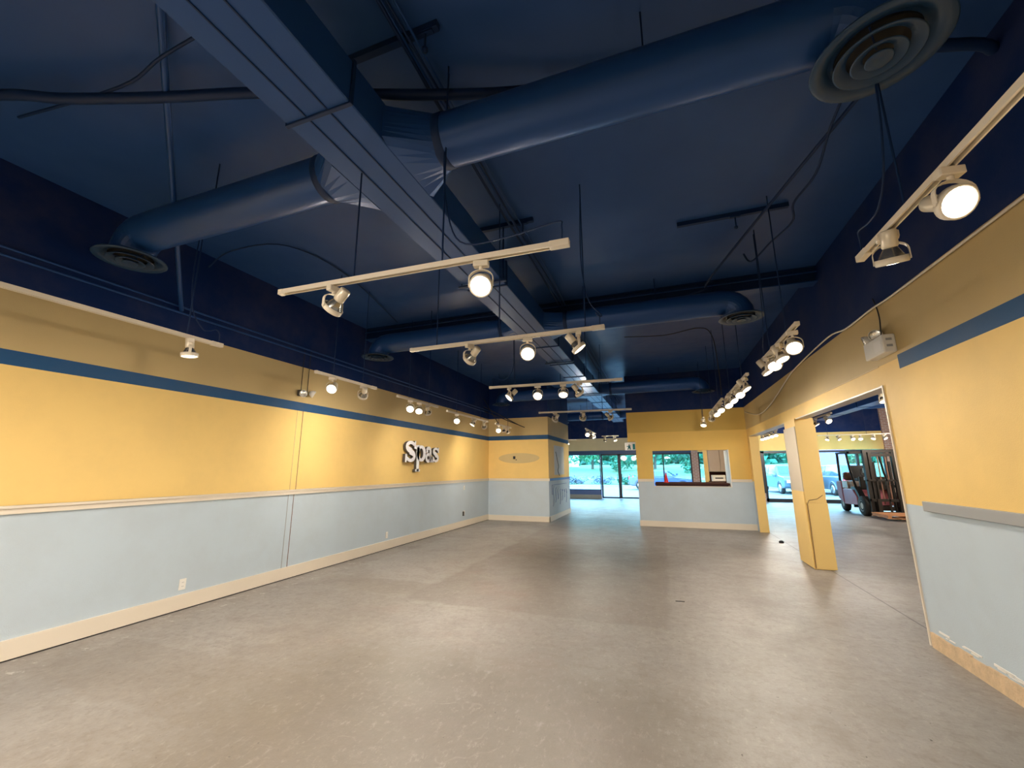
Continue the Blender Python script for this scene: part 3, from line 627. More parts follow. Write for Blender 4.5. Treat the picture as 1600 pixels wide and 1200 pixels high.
# next room duct, then added fill spots without fixtures that brighten its walls
sd = thing('main_duct', 'long navy duct seen through the wide opening', 'duct', (6.45, 0, 3.5))
for i in range(6):
    MB().box(-.2, .2, 8+2.2*i+.01, 8+2.2*i+2.19, 0, .26, .006).build('duct_section', 'duct', sd)
    MB().box(-.21, .21, 8+2.2*i-.012, 8+2.2*i+.012, -.012, .272).build('joint_flange', 'duct_d', sd)
MB().tube([(.2, 17.5, .13), (1.3, 17.5, .13)], .12, 20).build('branch_pipe', 'duct', sd)
for x, y in [(3.6, 6), (6.5, 7), (6.5, 11), (6.5, 15), (8.3, 12), (8.3, 17), (5, 19.6)]:
    light('SPOT', (x, y, 2.6), 120, size=.12, aim=(0, .85, -.5), spot_size=R(165), spot_blend=1)

light('SPOT', (.6, 13.2, 2.9), 90, size=.15, aim=(.3, .5, -.8), spot_size=R(160), spot_blend=1)   # added unseen fill spot, brightens the office cabinet
# ------------------------------------------------------------------ raised letters on the left wall
def arc(cy, cz, ry, rz, a0, a1, n): return [(cy+ry*cos(R(a0+(a1-a0)*i/n)), cz+rz*sin(R(a0+(a1-a0)*i/n))) for i in range(n+1)]
def stroke(mb, pts, wid, x0, x1):
    """flat stroke with varying width in the wall plane (y,z)"""
    n = len(pts); L = []; Rr = []
    for i, (y, z) in enumerate(pts):
        a = pts[max(i-1, 0)]; b = pts[min(i+1, n-1)]; d = Vector((b[0]-a[0], b[1]-a[1])).normalized(); w = wid[i] if isinstance(wid, list) else wid
        L.append((y-d.y*w/2, z+d.x*w/2)); Rr.append((y+d.y*w/2, z-d.x*w/2))
    v = [(x, *p) for x in (x0, x1) for p in L+Rr]; m = 2*n; f = []
    for i in range(n-1):
        f += [(i, i+1, n+i+1, n+i), (m+i, m+n+i, m+n+i+1, m+i+1), (i, m+i, m+i+1, i+1), (n+i, n+i+1, m+n+i+1, m+n+i)]
    f += [(0, n, m+n, m), (n-1, m+n-1, m+2*n-1, 2*n-1)]
    mb.add(v, f)
def letterS(mb, y, z, w, h, x0, x1, t):
    pts = arc(y+w/2, z+h*.735, w/2-t/2, h*.265-t*.36, 25, 270, 14)+arc(y+w/2, z+h*.275, w/2-t/2, h*.275-t*.36, 90, -155, 14)[0:]
    wd = [t*(.62+.5*max(0, 1-abs(i-14.5)/9)) for i in range(len(pts))]
    stroke(mb, pts, wd, x0, x1)
    mb.prism([(y+w*.84, z+h*.64), (y+w*.97, z+h*.64), (y+w*.97, z+h), (y+w*.88, z+h), (y+w*.80, z+h*.84)], x0, x1)
    mb.prism([(y+w*.02, z), (y+w*.12, z), (y+w*.2, z+h*.18), (y+w*.14, z+h*.38), (y+w*.02, z+h*.38)], x0, x1)
sg = thing('wall_sign', 'white raised block letters spelling Spas on the left wall', 'sign', (XL, 8.1, 1.8))
def letter(fn, label):
    for nm, m, a, b in (('letter', 'signside', .035, .098), ):
        mb = MB(); fn(mb, a, b); o = mb.build(nm, m, sg); o['label'] = label+', dark sides'
        mb = MB(); fn(mb, .098, .104); mb.build('letter_face', 'signface', o)
def fS(mb, a, b): letterS(mb, 7.46-8.1, 1.665-1.8, .40, .46, a, b, .115)
def fs(mb, a, b): letterS(mb, 8.57-8.1, 1.675-1.8, .29, .35, a, b, .085)
def fp(mb, a, b):
    y, z = 7.87-8.1, 1.70-1.8
    mb.box(a, b, y+.03, y+.125, z-.22, z+.30); mb.prism([(y-.02, z+.25), (y+.05, z+.25), (y+.12, z+.32), (y+.12, z+.345), (y-.02, z+.335)], a, b); mb.box(a, b, y-.01, y+.17, z-.235, z-.18)
    stroke(mb, arc(y+.205, z+.165, .135, .145, 0, 360, 26), [.06+.045*abs(cos(R(360*i/26))) for i in range(27)], a, b)
def fa(mb, a, b):
    y, z = 8.26-8.1, 1.675-1.8
    mb.box(a, b, y+.165, y+.25, z+.02, z+.26); stroke(mb, arc(y+.13, z+.245, .08, .075, 165, 0, 10), .075, a, b)
    stroke(mb, arc(y+.115, z+.10, .08, .075, 0, 360, 22), .065, a, b); mb.prism([(y+.19, z), (y+.29, z), (y+.29, z+.05), (y+.25, z+.07), (y+.19, z+.07)], a, b)
    mb.box(a, b, y+.03, y+.10, z+.215, z+.27)
letter(fS, 'capital S'); letter(fp, 'letter p'); letter(fa, 'letter a'); letter(fs, 'small letter s')
for yy in (-.42, -.1, .25, .63): MB().tube([(0, yy, 0), (.04, yy, 0)], .008, 6).build('mounting_pin', 'signside', sg)

# ------------------------------------------------------------------ wall fittings
def outlet(x, y, z, face, label, switch=False, group='outlets and switches on the walls'):
    t = thing('wall_switch' if switch else 'power_outlet', label, 'switch' if switch else 'outlet', (x, y, z), face, group)
    MB().box(0, .007, -.036, .036, -.058, .058, .002).build('cover_plate', 'plastic', t)
    if switch:
        MB().box(.007, .018, -.006, .006, -.012, .012).build('toggle', 'white', t)
    else:
        for dz in (-.021, .021):
            s_ = MB().box(.007, .010, -.017, .017, dz-.015, dz+.015, .001).build('socket_face', 'white', t)
            MB().box(.010, .0104, -.008, -.005, dz-.006, dz+.007).box(.010, .0104, .005, .008, dz-.006, dz+.007).build('slots', 'black', s_)
    return t
outlet(XL, 3.42, .27, 0, 'white power outlet nearest the viewer, low on the left wall')
outlet(XL, 7.11, .27, 0, 'white power outlet low on the left wall under the raised letters')
ot = outlet(XL, 10.48, .36, 0, 'white outlet with a dark box beside it, low on the left wall near the corner')
MB().box(0, .03, -.09, -.04, -.07, .04).build('dark_box', 'signside', ot)
outlet(XL, 10.45, 1.02, 0, 'white light switch below the chair rail near the left corner', True)
# bare patches on the back walls
el = MB(); ring = [(.66*cos(2*pi*k/48), .155*sin(2*pi*k/48)) for k in range(48)]; el.prism(ring, -.004, 0, 'XZ')
gp = el.build('oval_patch', 'tan'); gp.location = (-4.16, YB, 1.84); tag(gp, 'pale oval patch of old paint on the wall left of the passage', 'wall patch')
bx = thing('junction_box', 'small black junction box in the pale oval patch', 'electrical box', (-4.30, YB, 1.855))
MB().box(-.035, .035, -.03, -.004, -.04, .045, .003).build('box', 'black', bx); MB().box(.05, .08, -.02, -.004, -.075, -.05).build('wire_stub', 'black', bx)
rp = MB().box(0, .005, 0, 1.35, 0, .92).build('pale_patch', 'tan2'); rp.location = (-3.2195, 12.85, 1.33); tag(rp, 'pale unpainted rectangle on the passage side of the boxed-out wall', 'wall patch')
tube_obj('dangling_wire', smooth([(-3.2, 13.0, 2.05), (-3.19, 13.05, 1.95), (-3.2, 13.15, 1.85), (-3.19, 13.3, 1.6), (-3.2, 13.25, 1.45), (-3.19, 13.4, 1.30)]), .008, 'black', 'loose black wire hanging on the pale rectangle by the passage', 'wire')
sc = thing('wall_scuffs', 'blue-grey glue lines left on the lower passage wall', 'glue marks', (-3.215, 13.6, .7))
for k in range(7):
    y = -1.0+.3*k; MB().tube(smooth([(0, y, -.3+.1*(k % 3)), (.002, y+.08, -.1), (0, y+.02, .15), (.002, y+.12, .3-.05*k)], 4), .006, 4).build('glue_line', 'bluepan', sc)
MB().tube([(.002, -1.1, .05), (.002, -1.1, .33), (.002, .9, .33)], .006, 4).build('glue_line', 'bluepan', sc)
# emergency lights
def em_head(t, x, y, z, aim):
    d = Vector(aim).normalized(); q = d.to_track_quat('-Z', 'Y').to_matrix()
    def tr(mb): mb.v = [tuple(q @ Vector(v)+Vector((x, y, z))) for v in mb.v]; return mb
    h = tr(MB().lathe([(.001, .055), (.025, .052), (.05, .02), (.056, -.01), (.056, -.02), (.05, -.022)], n=20)).build('lamp_head', 'plastic', t)
    tr(MB().lathe([(.050, -.014), (.03, -.02), (.001, -.022)], n=20)).build('lens', 'chrome', h)
e1 = thing('emergency_light', 'white emergency light box with two round heads at the corner of the wide opening', 'emergency light', (XR, 4.79, 2.56))
MB().box(-.10, 0, -.19, .19, 0, .17, .008).build('battery_box', 'plastic', e1); MB().box(-.102, -.1, -.15, -.02, .03, .13).build('label_plate', 'white', e1)
for dz in (.05, .11): MB().box(-.075, -.03, -.192, -.189, dz, dz+.022).build('vent_slot', 'railgrey', e1)
em_head(e1, -.06, .0, .215, (-.6, -.7, -.3)); em_head(e1, -.075, .17, .205, (-.9, .3, -.3))
MB().tube(smooth([(-.03, -.02, .17), (-.04, -.06, .26), (-.02, -.03, .38), (-.015, 0, .50), (-.02, .03, .6)], 4), .006, 5).build('power_cord', 'black', e1)
e2 = thing('emergency_light', 'chrome-faced twin emergency light on the left wall above the stripe', 'emergency light', (XL, 4.76, 2.60))
MB().box(0, .06, -.07, .07, .02, .11, .006).build('battery_box', 'signside', e2)
em_head(e2, .11, -.05, .05, (.6, -.7, -.2)); em_head(e2, .11, .13, .07, (.5, .6, -.4))
for dy in (-.02, .1): MB().tube([(.02, dy, .08), (.02, dy, .75)], .005, 5).build('power_cord', 'black', e2)

# ------------------------------------------------------------------ office behind the hatch
ct = thing('service_counter', 'dark brown counter top behind the serving hatch', 'counter', (.67, 12.95, 0))
MB().box(-.92, .93, -.64, .55, 1.07, 1.125, .004).build('worktop', 'brown', ct); MB().box(-.9, .9, -.6, .5, 0, 1.07).build('base_cabinet', 'brown', ct)
cb = thing('wall_cabinet', 'taupe cabinet hung over the office machine behind the hatch', 'cabinet', (1.68, 15.4, 1.4))
MB().box(-.26, .40, -.2, .2, 0, .9).build('body', 'cabinet', cb); MB().box(-.255, .06, -.22, -.2, .01, .89).build('door', 'cabinet', cb); MB().box(.075, .395, -.22, -.2, .01, .89).build('door', 'cabinet', cb)
dk = thing('side_counter', 'dark brown counter carrying the printer, below the taupe cabinet', 'counter', (1.68, 15.0, 0))
MB().box(-.28, .40, -.35, .6, 1.06, 1.10).build('worktop', 'brown', dk); MB().box(-.25, .38, -.3, .55, 0, 1.06).build('base_cabinet', 'cabinet', dk)
MB().box(-.25, .38, .54, .57, 1.10, 1.40).build('back_panel', 'brown', dk)
pr = thing('printer', 'white printer on the side counter below the taupe cabinet', 'printer', (1.62, 14.95, 1.10))
MB().box(-.18, .20, -.16, .16, 0, .20, .01).build('case', 'plastic', pr); MB().box(-.10, .13, -.165, -.155, .09, .125).build('paper_slot', 'black', pr); MB().box(-.15, .17, -.24, -.15, .02, .035).build('paper_tray', 'white', pr)
cn = thing('marker_cone', 'small red plastic cone standing on the serving counter', 'cone', (.05, 12.65, 1.125))
MB().box(-.07, .07, -.07, .07, 0, .012, .003).build('base', 'red', cn); MB().lathe([(.055, .01), (.012, .27), (.001, .275)], n=18).build('cone_body', 'red', cn)
# exit sign
ex = thing('exit_sign', 'white exit sign with a green running figure, beside the partition end', 'exit sign', (-.93, 13.9, 2.09))
MB().box(-.19, .19, -.03, .03, 0, .25, .006).build('housing', 'white', ex)
fg = MB(); fg.lathe([(.001, -.034), (.018, -.034), (.018, -.03)], (-.06, 0, .17), 12, 'Y'); fg.prism([(-.10, .07), (-.02, .07), (-.03, .15), (-.09, .15)], -.034, -.03, 'XZ')
fg.prism([(-.13, .02), (-.10, .02), (-.05, .09), (-.08, .1)], -.034, -.03, 'XZ').prism([(-.04, .02), (-.01, .02), (-.02, .09), (-.06, .09)], -.034, -.03, 'XZ').prism([(-.14, .11), (-.02, .13), (.0, .15), (-.13, .135)], -.034, -.03, 'XZ').prism([(.05, .02), (.12, .02), (.12, .2), (.05, .2)], -.034, -.03, 'XZ')
fg.build('pictogram', 'green', ex)
MB().tube([(0, 0, .25), (0, 0, H-2.09)], .008, 6).build('hanger_rod', 'white', ex)
# black debris on the floor
db = MB().lathe([(.001, .0), (.045, 0), (.05, .02), (.025, .045), (.001, .05)], n=7, sm=False).build('debris', 'black'); db.location = (2.18, 10.35, 0); tag(db, 'small black clump on the floor between column and partition', 'debris')
nl = MB().box(-.05, .05, -.004, .004, 0, .006).build('nail', 'black'); nl.location = (.07, 5.56, 0); nl.rotation_euler = (0, 0, .1); tag(nl, 'thin dark sliver lying in the middle of the floor', 'debris')

# ------------------------------------------------------------------ storefront
def window(name, x0, x1, z0, z1, label, cat='window', fm='dark', fw_=.06, y=YF, mull=(), door=False, bot=None):
    t = tag(thing(name, label, cat, (x0, y, 0)), kind='structure'); w = x1-x0
    f = MB(); f.box(0, fw_, 0, .10, z0, z1).box(w-fw_, w, 0, .10, z0, z1).box(0, w, 0, .10, z1-fw_, z1).box(0, w, 0, .10, z0, z0+(bot or fw_))
    f.build('frame', fm, t)
    xs = [0]+list(mull)+[w]
    for mx in mull: MB().box(mx-fw_/2, mx+fw_/2, -.01, .10, z0, z1).build('mullion', fm, t)
    for a, b in zip(xs[:-1], xs[1:]): MB().box(a+.03, b-.03, .05, .056, z0+.03, z1-.03).build('pane', 'glass', t)
    if door:
        MB().tube([(w*door, -.05, .9), (w*door, -.05, 1.25)], .015, 8).build('handle', 'dark', t)
    return t
window('window_1', -4.86, -3.10, .42, 2.26, 'large storefront window left of the glass doors, blue panel below', fw_=.04, fm='bluefr')
lp = tag(thing('wall_front_panel', 'blue ribbed panel under the large left storefront window', 'panel', (-4.86, YF, 0)), kind='structure')
for i in range(22): MB().box(.08*i, .08*i+.074, 0, .08, .19, .42).build('board', 'bluepan', lp)
MB().box(0, 1.76, -.02, .1, 0, .19).build('kickboard', 'concrete', lp)
MB().box(0, 1.76, .01, .09, .19, .42).build('backing', 'bluefr', lp)
window('door_1', -3.08, -2.14, .02, 2.26, 'left leaf of the glass entrance doors', 'door', fw_=.075, door=.88)
window('door_2', -2.14, -1.15, .02, 2.26, 'right leaf of the glass entrance doors', 'door', fw_=.075, door=.10)
window('window_2', -1.13, 1.32, .42, 2.26, 'storefront window seen through the left of the serving hatch', fw_=.06, mull=(1.14,))
struct('trim_12', MB().box(-4.9, 1.32, YF-.06, YF+.1, 2.26, 2.44), 'bluefr', 'blue header board over the storefront doors and windows', 'trim')
struct('wall_front_sill', MB().box(-1.13, 1.32, YF-.0, YF+.12, 0, .42), 'bluepan', 'blue panel under the office storefront window')
window('window_3', 1.62, 4.34, .38, 2.28, 'narrow strip of storefront window right of the brick pier', fw_=.06)
struct('wall_front_brick', MB().box(1.62, 4.34, YF, YF+.12, 0, .38), 'brick', 'low brick wall under the storefront window left of the column')
window('door_3', 4.34, 6.30, .0, 2.28, 'wide glass panel with dark frame seen left of the column', 'door', fw_=.10, bot=.15)
window('window_4', 6.30, 9.0, .0, 2.28, 'wide storefront glazing behind the forklift', fw_=.09, mull=(1.7,), bot=.15)
ws = tag(thing('window_5', 'tall side window of the next room at far right', 'window', (9.3, 19.3, 0)), kind='structure')
MB().box(0, .1, 0, .06, .3, 2.75).box(0, .1, 2.54, 2.6, .3, 2.75).box(0, .1, 0, 2.6, .3, .36).box(0, .1, 0, 2.6, 2.69, 2.75).build('frame', 'white', ws)
MB().box(.05, .056, .03, 2.57, .33, 2.72).build('pane', 'glass', ws)
for x0, x1 in ((-4.86, 1.32), (1.62, 9.0)):       # light portals in the glazing
    l = bpy.data.lights.new('daylight_portal', 'AREA'); l.shape = 'RECTANGLE'; l.size = x1-x0; l.size_y = 2.2; l.cycles.is_portal = True
    o = bpy.data.objects.new('daylight_portal', l); COL.objects.link(o); o.location = ((x0+x1)/2, YF+.3, 1.2); o.rotation_euler = (R(-90), 0, 0)

# ------------------------------------------------------------------ forklift
fk = thing('forklift', 'faded red forklift with black overhead guard parked in the next room', 'forklift', (6.5, 17.6, 0), R(0))
# local: front is -Y
def pr_(poly, x0, x1): return MB().prism(poly, x0, x1)
o = pr_([(.78, .28), (1.18, .42), (1.24, .60), (1.24, 1.0), (1.16, 1.05), (.80, 1.05)], -.52, .52).build('counterweight', 'pinkd', fk, .03)
pr_([(-.30, .30), (.80, .26), (.80, .78), (.60, .80), (-.02, .80), (-.30, .55)], -.50, .50).build('chassis', 'pink', fk, .02)
pr_([(.05, .80), (.80, .80), (.80, 1.06), (.12, 1.06)], -.44, .44).build('engine_hood', 'cabinet', fk, .02)
for s_ in (-1, 1):
    x = s_*.51; MB().box(min(x, x-s_*.02), max(x, x-s_*.02), .30, .72, .82, 1.04).build('side_decal_panel', 'plastic', fk)
    pr_([(-.55, .62), (-.28, .90), (.06, .86), (.0, .80), (-.25, .78), (-.50, .50)], *sorted((x-s_*.16, x))).build('front_fender', 'mast', fk)
    w = MB().lathe([(.12, -.10), (.28, -.10), (.31, -.07), (.31, .07), (.28, .10), (.12, .10)], (s_*.47, -.79+.0, .31), 28, 'X', True, True).build('front_wheel', 'tyre', fk)
    MB().lathe([(.001, s_*.105), (.06, s_*.11), (.14, s_*.09), (.17, s_*.105)], (s_*.47, -.79, .31), 20, 'X').build('hub', 'hub', w)
    w = MB().lathe([(.10, -.08), (.22, -.08), (.24, -.05), (.24, .05), (.22, .08), (.10, .08)], (s_*.40, .98, .24), 28, 'X', True, True).build('rear_wheel', 'tyre', fk)
    MB().lathe([(.001, s_*.085), (.05, s_*.09), (.11, s_*.07), (.12, s_*.085)], (s_*.40, .98, .24), 20, 'X').build('hub', 'hub', w)
    MB().tube([(s_*.46, 1.02, 1.0), (s_*.46, .92, 2.02)], .04, 8).build('rear_post', 'mast', fk)
    MB().tube([(s_*.46, -.32, .80), (s_*.46, -.02, 1.35), (s_*.46, .12, 2.02)], .035, 8).build('front_post', 'mast', fk)
g = MB(); g.box(-.50, .50, -.10, -.04, 2.0, 2.06).box(-.50, .50, .90, .96, 2.0, 2.06).box(-.50, -.44, -.10, .96, 2.0, 2.06).box(.44, .50, -.10, .96, 2.0, 2.06); g.build('guard_frame', 'mast', fk)
for i in range(6): MB().box(-.36+.135*i, -.33+.135*i, -.05, .92, 2.01, 2.05).build('guard_bar', 'mast', fk)
pr_([(.12, 1.06), (.60, 1.06), (.60, 1.14), (.14, 1.18)], -.24, .24).build('seat', 'black', fk, .02); pr_([(.54, 1.12), (.66, 1.10), (.74, 1.58), (.66, 1.60)], -.22, .22).build('seat_back', 'black', fk, .02)
MB().box(-.35, .35, -.34, -.22, .80, 1.22, .02).build('dashboard', 'mast', fk)
sw = MB(); sw.tube([(.17*cos(a*pi/10)-.05, -.12+.05*sin(a*pi/10), 1.35+.16*sin(a*pi/10)) for a in range(21)], .013, 6, False).tube([(-.05, -.28, 1.2), (-.05, -.12, 1.35)], .018, 6).build('steering_wheel', 'black', fk)
MB().lathe([(.001, -.36), (.12, -.34), (.15, -.28), (.15, .28), (.12, .34), (.001, .36)], (0, .98, 1.21), 20, 'X').build('gas_tank', 'tank', fk)
MB().box(-.5, .5, -.02, .05, .2, .3).build('step', 'mast', fk)
ms = MB()
for x in (-.40, .40): ms.box(x-.05, x+.05, -1.16, -1.02, .08, 2.06)
ms.box(-.45, .45, -1.14, -1.06, 1.98, 2.08).box(-.45, .45, -1.10, -1.03, .9, .98).box(-.45, .45, -1.10, -1.03, .2, .32)
ms.build('outer_mast', 'mast', fk)
im = MB()
for x in (-.30, .30): im.box(x-.04, x+.04, -1.21, -1.08, .10, 2.0)
im.box(-.34, .34, -1.2, -1.12, 1.86, 1.96).build('inner_mast', 'mast', fk)
for x in (-.2, .2): MB().tube([(x, -1.10, .2), (x, -1.10, 1.7)], .035, 10).build('lift_cylinder', 'mast', fk)
for x in (-.10, .10): MB().box(x-.015, x+.015, -1.19, -1.17, .4, 1.9).build('lift_chain', 'tank', fk)
cg = MB().box(-.5, .5, -1.28, -1.22, .10, .18).box(-.5, .5, -1.28, -1.22, .48, .56)
for x in (-.48, -.24, 0, .24, .48): cg.box(x-.02, x+.02, -1.28, -1.24, .10, 1.15)
cg.box(-.5, .5, -1.28, -1.24, 1.1, 1.15).build('carriage', 'mast', fk)
for x in (-.28, .28): MB().box(x-.05, x+.05, -1.32, -1.28, .05, .56).box(x-.05, x+.05, -2.3, -1.28, .05, .085).build('fork', 'mast', fk)
MB().box(-.44, -.36, -1.02, -.9, 1.35, 1.5).build('work_light', 'hub', fk); MB().box(-.44, -.38, -1.0, -.9, 1.12, 1.22).build('indicator', 'hub', fk)
pl = thing('pallet', 'orange wooden pallet low on the forklift forks', 'pallet', (6.5, 15.75, 0))
for x in (-.5, 0, .5): MB().box(x-.04, x+.04, -.5, .5, .09, .155).build('stringer', 'wood', pl)
for i in range(7): MB().box(-.56, .56, -.5+.15*i, -.5+.15*i+.1, .155, .172).build('deck_board', 'wood', pl)
for y in (-.5, -.05, .4): MB().box(-.56, .56, y, y+.1, .073, .09).build('bottom_board', 'wood', pl)
for k, (dx, rz, l) in enumerate(((.25, .05, 1.5), (.6, -.1, 1.3))):
    b = MB().box(-l/2, l/2, -.045, .045, 0, .035, .004).build('loose_plank', 'wood'); b.location = (7.0+dx*.3, 15.0-.18*k, 0); b.rotation_euler = (0, 0, rz); tag(b, ['loose plank on the floor nearest the pallet', 'loose plank on the floor in front of the other plank'][k], 'plank', 'loose planks by the pallet')

# ------------------------------------------------------------------ outside
def out(o, label, cat): return tag(o, label, cat, kind='structure')
g_ = MB().box(-60, 80, 22.45, 37, -.2, -.03); out(g_.build('ground', 'asphalt'), 'pale asphalt car park outside the storefront', 'pavement')
out(MB().box(-60, 80, 37, 37.25, -.2, .12).build('kerb', 'concrete'), 'pale kerb at the edge of the car park', 'kerb')
gr = MB(); nx, ny = 60, 24
vs = []; fs_ = []
for j in range(ny+1):
    for i in range(nx+1):
        x = -90+220*i/nx; y = 37.2+70*j/ny; z = .02+1.7*max(0, min(1, (y-39)/20))**1.2+.9*max(0, (y-62)/40)+.12*sin(x*.7+y*.3)*min(1, (y-37.2)/4); vs.append((x, y, z))
for j in range(ny):
    for i in range(nx): a = j*(nx+1)+i; fs_.append((a, a+1, a+nx+2, a+nx+1))
gr.add(vs, fs_, True); out(gr.build('grass_bank', 'grass'), 'green grass bank rising beyond the car park', 'grass')
out(MB().box(-90, 120, 46, 49.5, .45, .62).build('street', 'asphalt'), 'pale street crossing the grass bank', 'road')
out(MB().box(-90, 120, 44.7, 45.9, .30, .52).build('street_walk', 'concrete'), 'pale footpath beside the street', 'footpath')
def leaves(n, c, r, s, seed):
    rnd = random.Random(seed); v = []; f = []; clumps = []
    for _ in range(14):
        while 1:
            p = Vector((rnd.uniform(-1, 1), rnd.uniform(-1, 1), rnd.uniform(-1, 1)))
            if p.length < .85: break
        clumps.append((p, rnd.uniform(.25, .5)))
    for _ in range(n):
        p, k = rnd.choice(clumps); q = Vector((rnd.gauss(0, 1), rnd.gauss(0, 1), rnd.gauss(0, 1))).normalized()*k*rnd.uniform(.5, 1)+p
        P = Vector((c[0]+q.x*r[0], c[1]+q.y*r[1], c[2]+q.z*r[2])); a = Vector((rnd.gauss(0, 1), rnd.gauss(0, 1), rnd.gauss(0, 1))).normalized(); b = a.orthogonal().normalized()
        i = len(v); v += [P+a*s, P+b*s*.6, P-a*s, P-b*s*.6]; f.append((i, i+1, i+2, i+3))
    return MB().add(v, f)
def gz(y): return .02+1.7*max(0, min(1, (y-39)/20))**1.2+.9*max(0, (y-62)/40)
def tree(x, y, h, w, m, label, seed, group):
    t = thing('tree', label, 'tree', (x, y, gz(y)-.1), 0, group)
    MB().tube([(0, 0, 0), (.1, 0, h*.3), (-.05, .05, h*.6)], [.18, .13, .06], 8).tube([(.1, 0, h*.3), (w*.25, .1, h*.6)], [.09, .03], 6).tube([(.05, 0, h*.35), (-w*.25, .1, h*.62)], [.08, .03], 6).build('trunk', 'bark', t)
    leaves(1900, (0, 0, h*.50), (w*.46, w*.5, h*.50), .22, seed).build('foliage', m, t)['kind'] = 'stuff'
TR = [(-24, 56, 7, 8, 'leaf', 'broad pale green tree at the left edge of the left storefront window'), (-19, 58, 6.5, 7, 'leaf2', 'darker green tree in the left storefront window'), (-14, 55, 6, 6, 'leaf', 'pale green tree seen just left of the glass doors'),
      (-9.0, 57, 7, 7, 'leaf', 'leafy tree seen through the left glass door leaf'), (-5.5, 54, 6, 5, 'leaf2', 'leafy tree seen through the right glass door leaf'), (-1, 56, 6.5, 6, 'leaf', 'tree at the left edge of the hatch view'),
      (3.5, 52, 5.5, 6.5, 'leaf2', 'round green tree in the middle of the hatch view'), (9, 56, 7, 7, 'leaf', 'tree seen left of the column above the first car'), (14, 50, 6.5, 6, 'leaf2', 'dark tree beyond the first pale car'),
      (19, 54, 7, 7, 'leaf', 'tree right of the column above the second car'), (24, 50, 7, 7, 'leaf2', 'dark tree seen behind the forklift rear post'), (28, 54, 7.5, 8, 'leaf', 'bright tree behind the forklift seat'), (34, 52, 7, 8, 'leaf2', 'tree behind the forklift mast'), (31, 36, 6, 7, 'leaf', 'near tree beyond the tall side window')]
for i, (x, y, h, w, m, lb) in enumerate(TR): tree(x, y, h, w, m, lb, 100+i, 'trees across the street')
for i, (x, y, w, m, lb) in enumerate([(-10.6, 40.3, 2.2, 'leaf2', 'leafy shrub low in the left storefront window'), (-7.9, 40, 2.0, 'bloom', 'mauve shrub at the right of the left storefront window'), (-5.4, 39.8, 2.0, 'bloom', 'mauve shrub seen through the left glass door leaf'), (-3.2, 39.8, 1.9, 'leaf2', 'green shrub seen through the right glass door leaf')]):
    t = thing('shrub', lb, 'shrub', (x, y, gz(y)-.05), 0, 'shrubs along the kerb'); MB().tube([(0, 0, 0), (0, 0, .4)], .04, 6).build('stem', 'bark', t); leaves(900, (0, 0, .45), (w*.6, .6, .5), .09, 300+i).build('foliage', m, t)['kind'] = 'stuff'
wd = MB()
for i in range(44):
    q = leaves(650, (-95+5.4*i, 88+6*sin(i*2.1), 4.0), (7, 4, 6), .8, 700+i); wd.add(q.v, q.f)
tag(wd.build('distant_woods', 'leaf2'), 'distant green woods behind the street', 'trees', kind='stuff')
hs = thing('house', 'white house between the trees across the street', 'house', (-17, 66, gz(66)))
MB().box(-4, 4, -3, 3, -.5, 3).build('wall', 'house', hs); MB().prism([(-4.4, 2.9), (4.4, 2.9), (0, 4.9)], -3.4, 3.4, 'XZ').build('roof', 'roof', hs)
for x in (-2.6, 0, 2.4): f = MB().box(x-.6, x+.6, -3.06, -3, 1, 2.2).build('window', 'white', hs); MB().box(x-.5, x+.5, -3.08, -3.05, 1.1, 2.1).build('pane', 'carglass', f)
tr_ = thing('sign_pillar', 'lilac rendered pillar outside behind the second pale car', 'pillar', (10.8, 34.5, -.03))
MB().box(-.8, .8, -.4, .4, 0, 4.6, .03).build('shaft', 'purple', tr_); MB().box(-.9, .9, -.5, .5, .0, .5, .03).build('plinth', 'concrete', tr_)

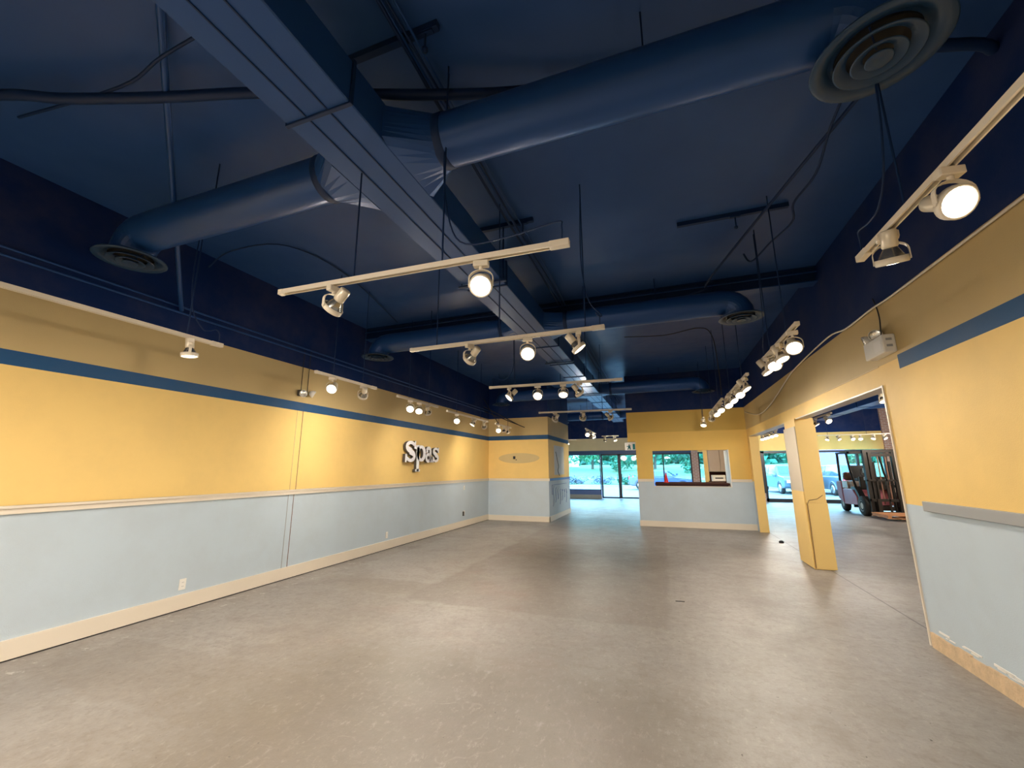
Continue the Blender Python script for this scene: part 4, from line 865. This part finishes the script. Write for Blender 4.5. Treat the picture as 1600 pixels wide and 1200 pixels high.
# ------------------------------------------------------------------ cars
def car(kind, x, y, rz, m, label):
    """front of the car at -Y"""
    t = thing('car', label, 'car', (x, y, -.03), rz, 'cars parked outside')
    if kind == 'suv': low = [(-2.2, .45), (-2.25, .85), (-2.15, 1.02), (-1.2, 1.12), (2.2, 1.12), (2.28, .9), (2.28, .45), (2.1, .35), (-2.0, .35)]; cab = [(-1.15, 1.10), (-.55, 1.72), (1.9, 1.74), (2.2, 1.10)]; H_ = 1.75
    elif kind == 'van': low = [(-2.4, .4), (-2.45, .75), (-2.3, .95), (-1.5, 1.08), (2.4, 1.08), (2.45, .9), (2.45, .42), (2.2, .32), (-2.2, .32)]; cab = [(-1.5, 1.06), (-.55, 1.68), (2.15, 1.74), (2.40, 1.06)]
    else: low = [(-2.2, .4), (-2.25, .7), (-2.1, .82), (-1.0, .93), (1.6, .95), (2.2, .92), (2.28, .7), (2.25, .4), (2.1, .3), (-2.0, .3)]; cab = [(-.95, .92), (-.25, 1.40), (1.0, 1.42), (1.75, .93)]
    W_ = .92
    MB().prism(low, -W_, W_).build('body', m, t, .05)
    c = MB(); n = len(cab); hi = max(z for _, z in cab)
    ring = lambda s_: [(s_*(W_-.03-(.16*(z-cab[0][1])/(hi-cab[0][1]))), y_, z) for y_, z in cab]
    a, b = ring(-1), ring(1); c.add(a+b, [tuple(range(n))[::-1], tuple(range(n, 2*n))]+[(i, (i+1) % n, n+(i+1) % n, n+i) for i in range(n)]); c.build('cabin', m, t, .04)
    z0, z1 = cab[0][1]+.06, hi-.10
    def edge(i, j, z): (ya, za), (yb, zb) = cab[i], cab[j]; return ya+(yb-ya)*(z-za)/(zb-za)
    for s_ in (-1, 1):
        xin = lambda z: s_*(W_-.03-.16*(z-cab[0][1])/(hi-cab[0][1])+.012)
        f0, f1, r0_, r1 = edge(0, 1, z0)+.12, edge(0, 1, z1)+.1, edge(3, 2, z0)-.15, edge(3, 2, z1)-.12; m_ = (f0+r0_)/2
        for (p0, p1, q0, q1) in ((f0, f1, m_-.04, m_-.04), (m_+.04, m_+.04, r0_, r1)):
            MB().add([(xin(z0), p0, z0), (xin(z0), q0, z0), (xin(z1), q1, z1), (xin(z1), p1, z1)], [(0, 1, 2, 3)]).build('side_window', 'carglass', t)
        for yy in (-1.45, 1.45):
            w = MB().lathe([(.001, -.1), (.32, -.1), (.345, -.07), (.345, .07), (.32, .1), (.001, .1)], (s_*(W_-.08), yy, .345), 24, 'X').build('wheel', 'tyre', t)
            MB().lathe([(.001, s_*.125), (.20, s_*.125), (.22, s_*.10)], (s_*(W_-.08), yy, .345), 18, 'X').build('hub_cap', 'chrome', w)
            MB().tube([(s_*(W_+.005), yy+.41*cos(a_*pi/8), .36+.41*sin(a_*pi/8)) for a_ in range(9)], .03, 6).build('wheel_arch', m, t)
        MB().box(s_*W_*.72-.13, s_*W_*.72+.13, 2.26 if kind != 'van' else 2.44, 2.32 if kind != 'van' else 2.48, .72, 1.0).build('tail_light', 'tail', t)
        MB().box(s_*W_*.72-.16, s_*W_*.72+.16, -2.30 if kind != 'van' else -2.48, -2.2, .68, .84).build('head_light', 'chrome', t)
        MB().box(min(s_*W_, s_*(W_+.18)), max(s_*W_, s_*(W_+.18)), -.95, -.80, 1.02, 1.16).build('wing_mirror', m, t)
    for (i, j, o_) in ((0, 1, -.015), (3, 2, .015)):
        ya, yb = edge(i, j, z0)+o_, edge(i, j, z1)+o_; w0, w1 = W_-.16, W_-.26
        MB().add([(-w0, ya, z0), (w0, ya, z0), (w1, yb, z1), (-w1, yb, z1)], [(0, 1, 2, 3)]).build('windscreen' if i == 0 else 'rear_window', 'carglass', t)
    MB().box(-.6, .6, -2.33 if kind != 'van' else -2.5, -2.2, .45, .66).build('grille', 'mast', t); MB().box(-W_+.02, W_-.02, 2.2, 2.36 if kind != 'van' else 2.52, .42, .58, .02).build('rear_bumper', m, t)
    return t
car('suv', 7.35, 31.3, R(6), 'silver', 'pale silver off-road car parked outside, seen left of the column')
car('van', 9.75, 30.2, R(184), 'silver', 'pale minivan with red tail light, seen right of the column')
car('sedan', -.1, 33, R(82), 'bluecar', 'dark blue car outside, seen at the left of the hatch')
car('van', 19.5, 33, R(95), 'silver', 'pale van parked far right, seen behind the forklift mast')
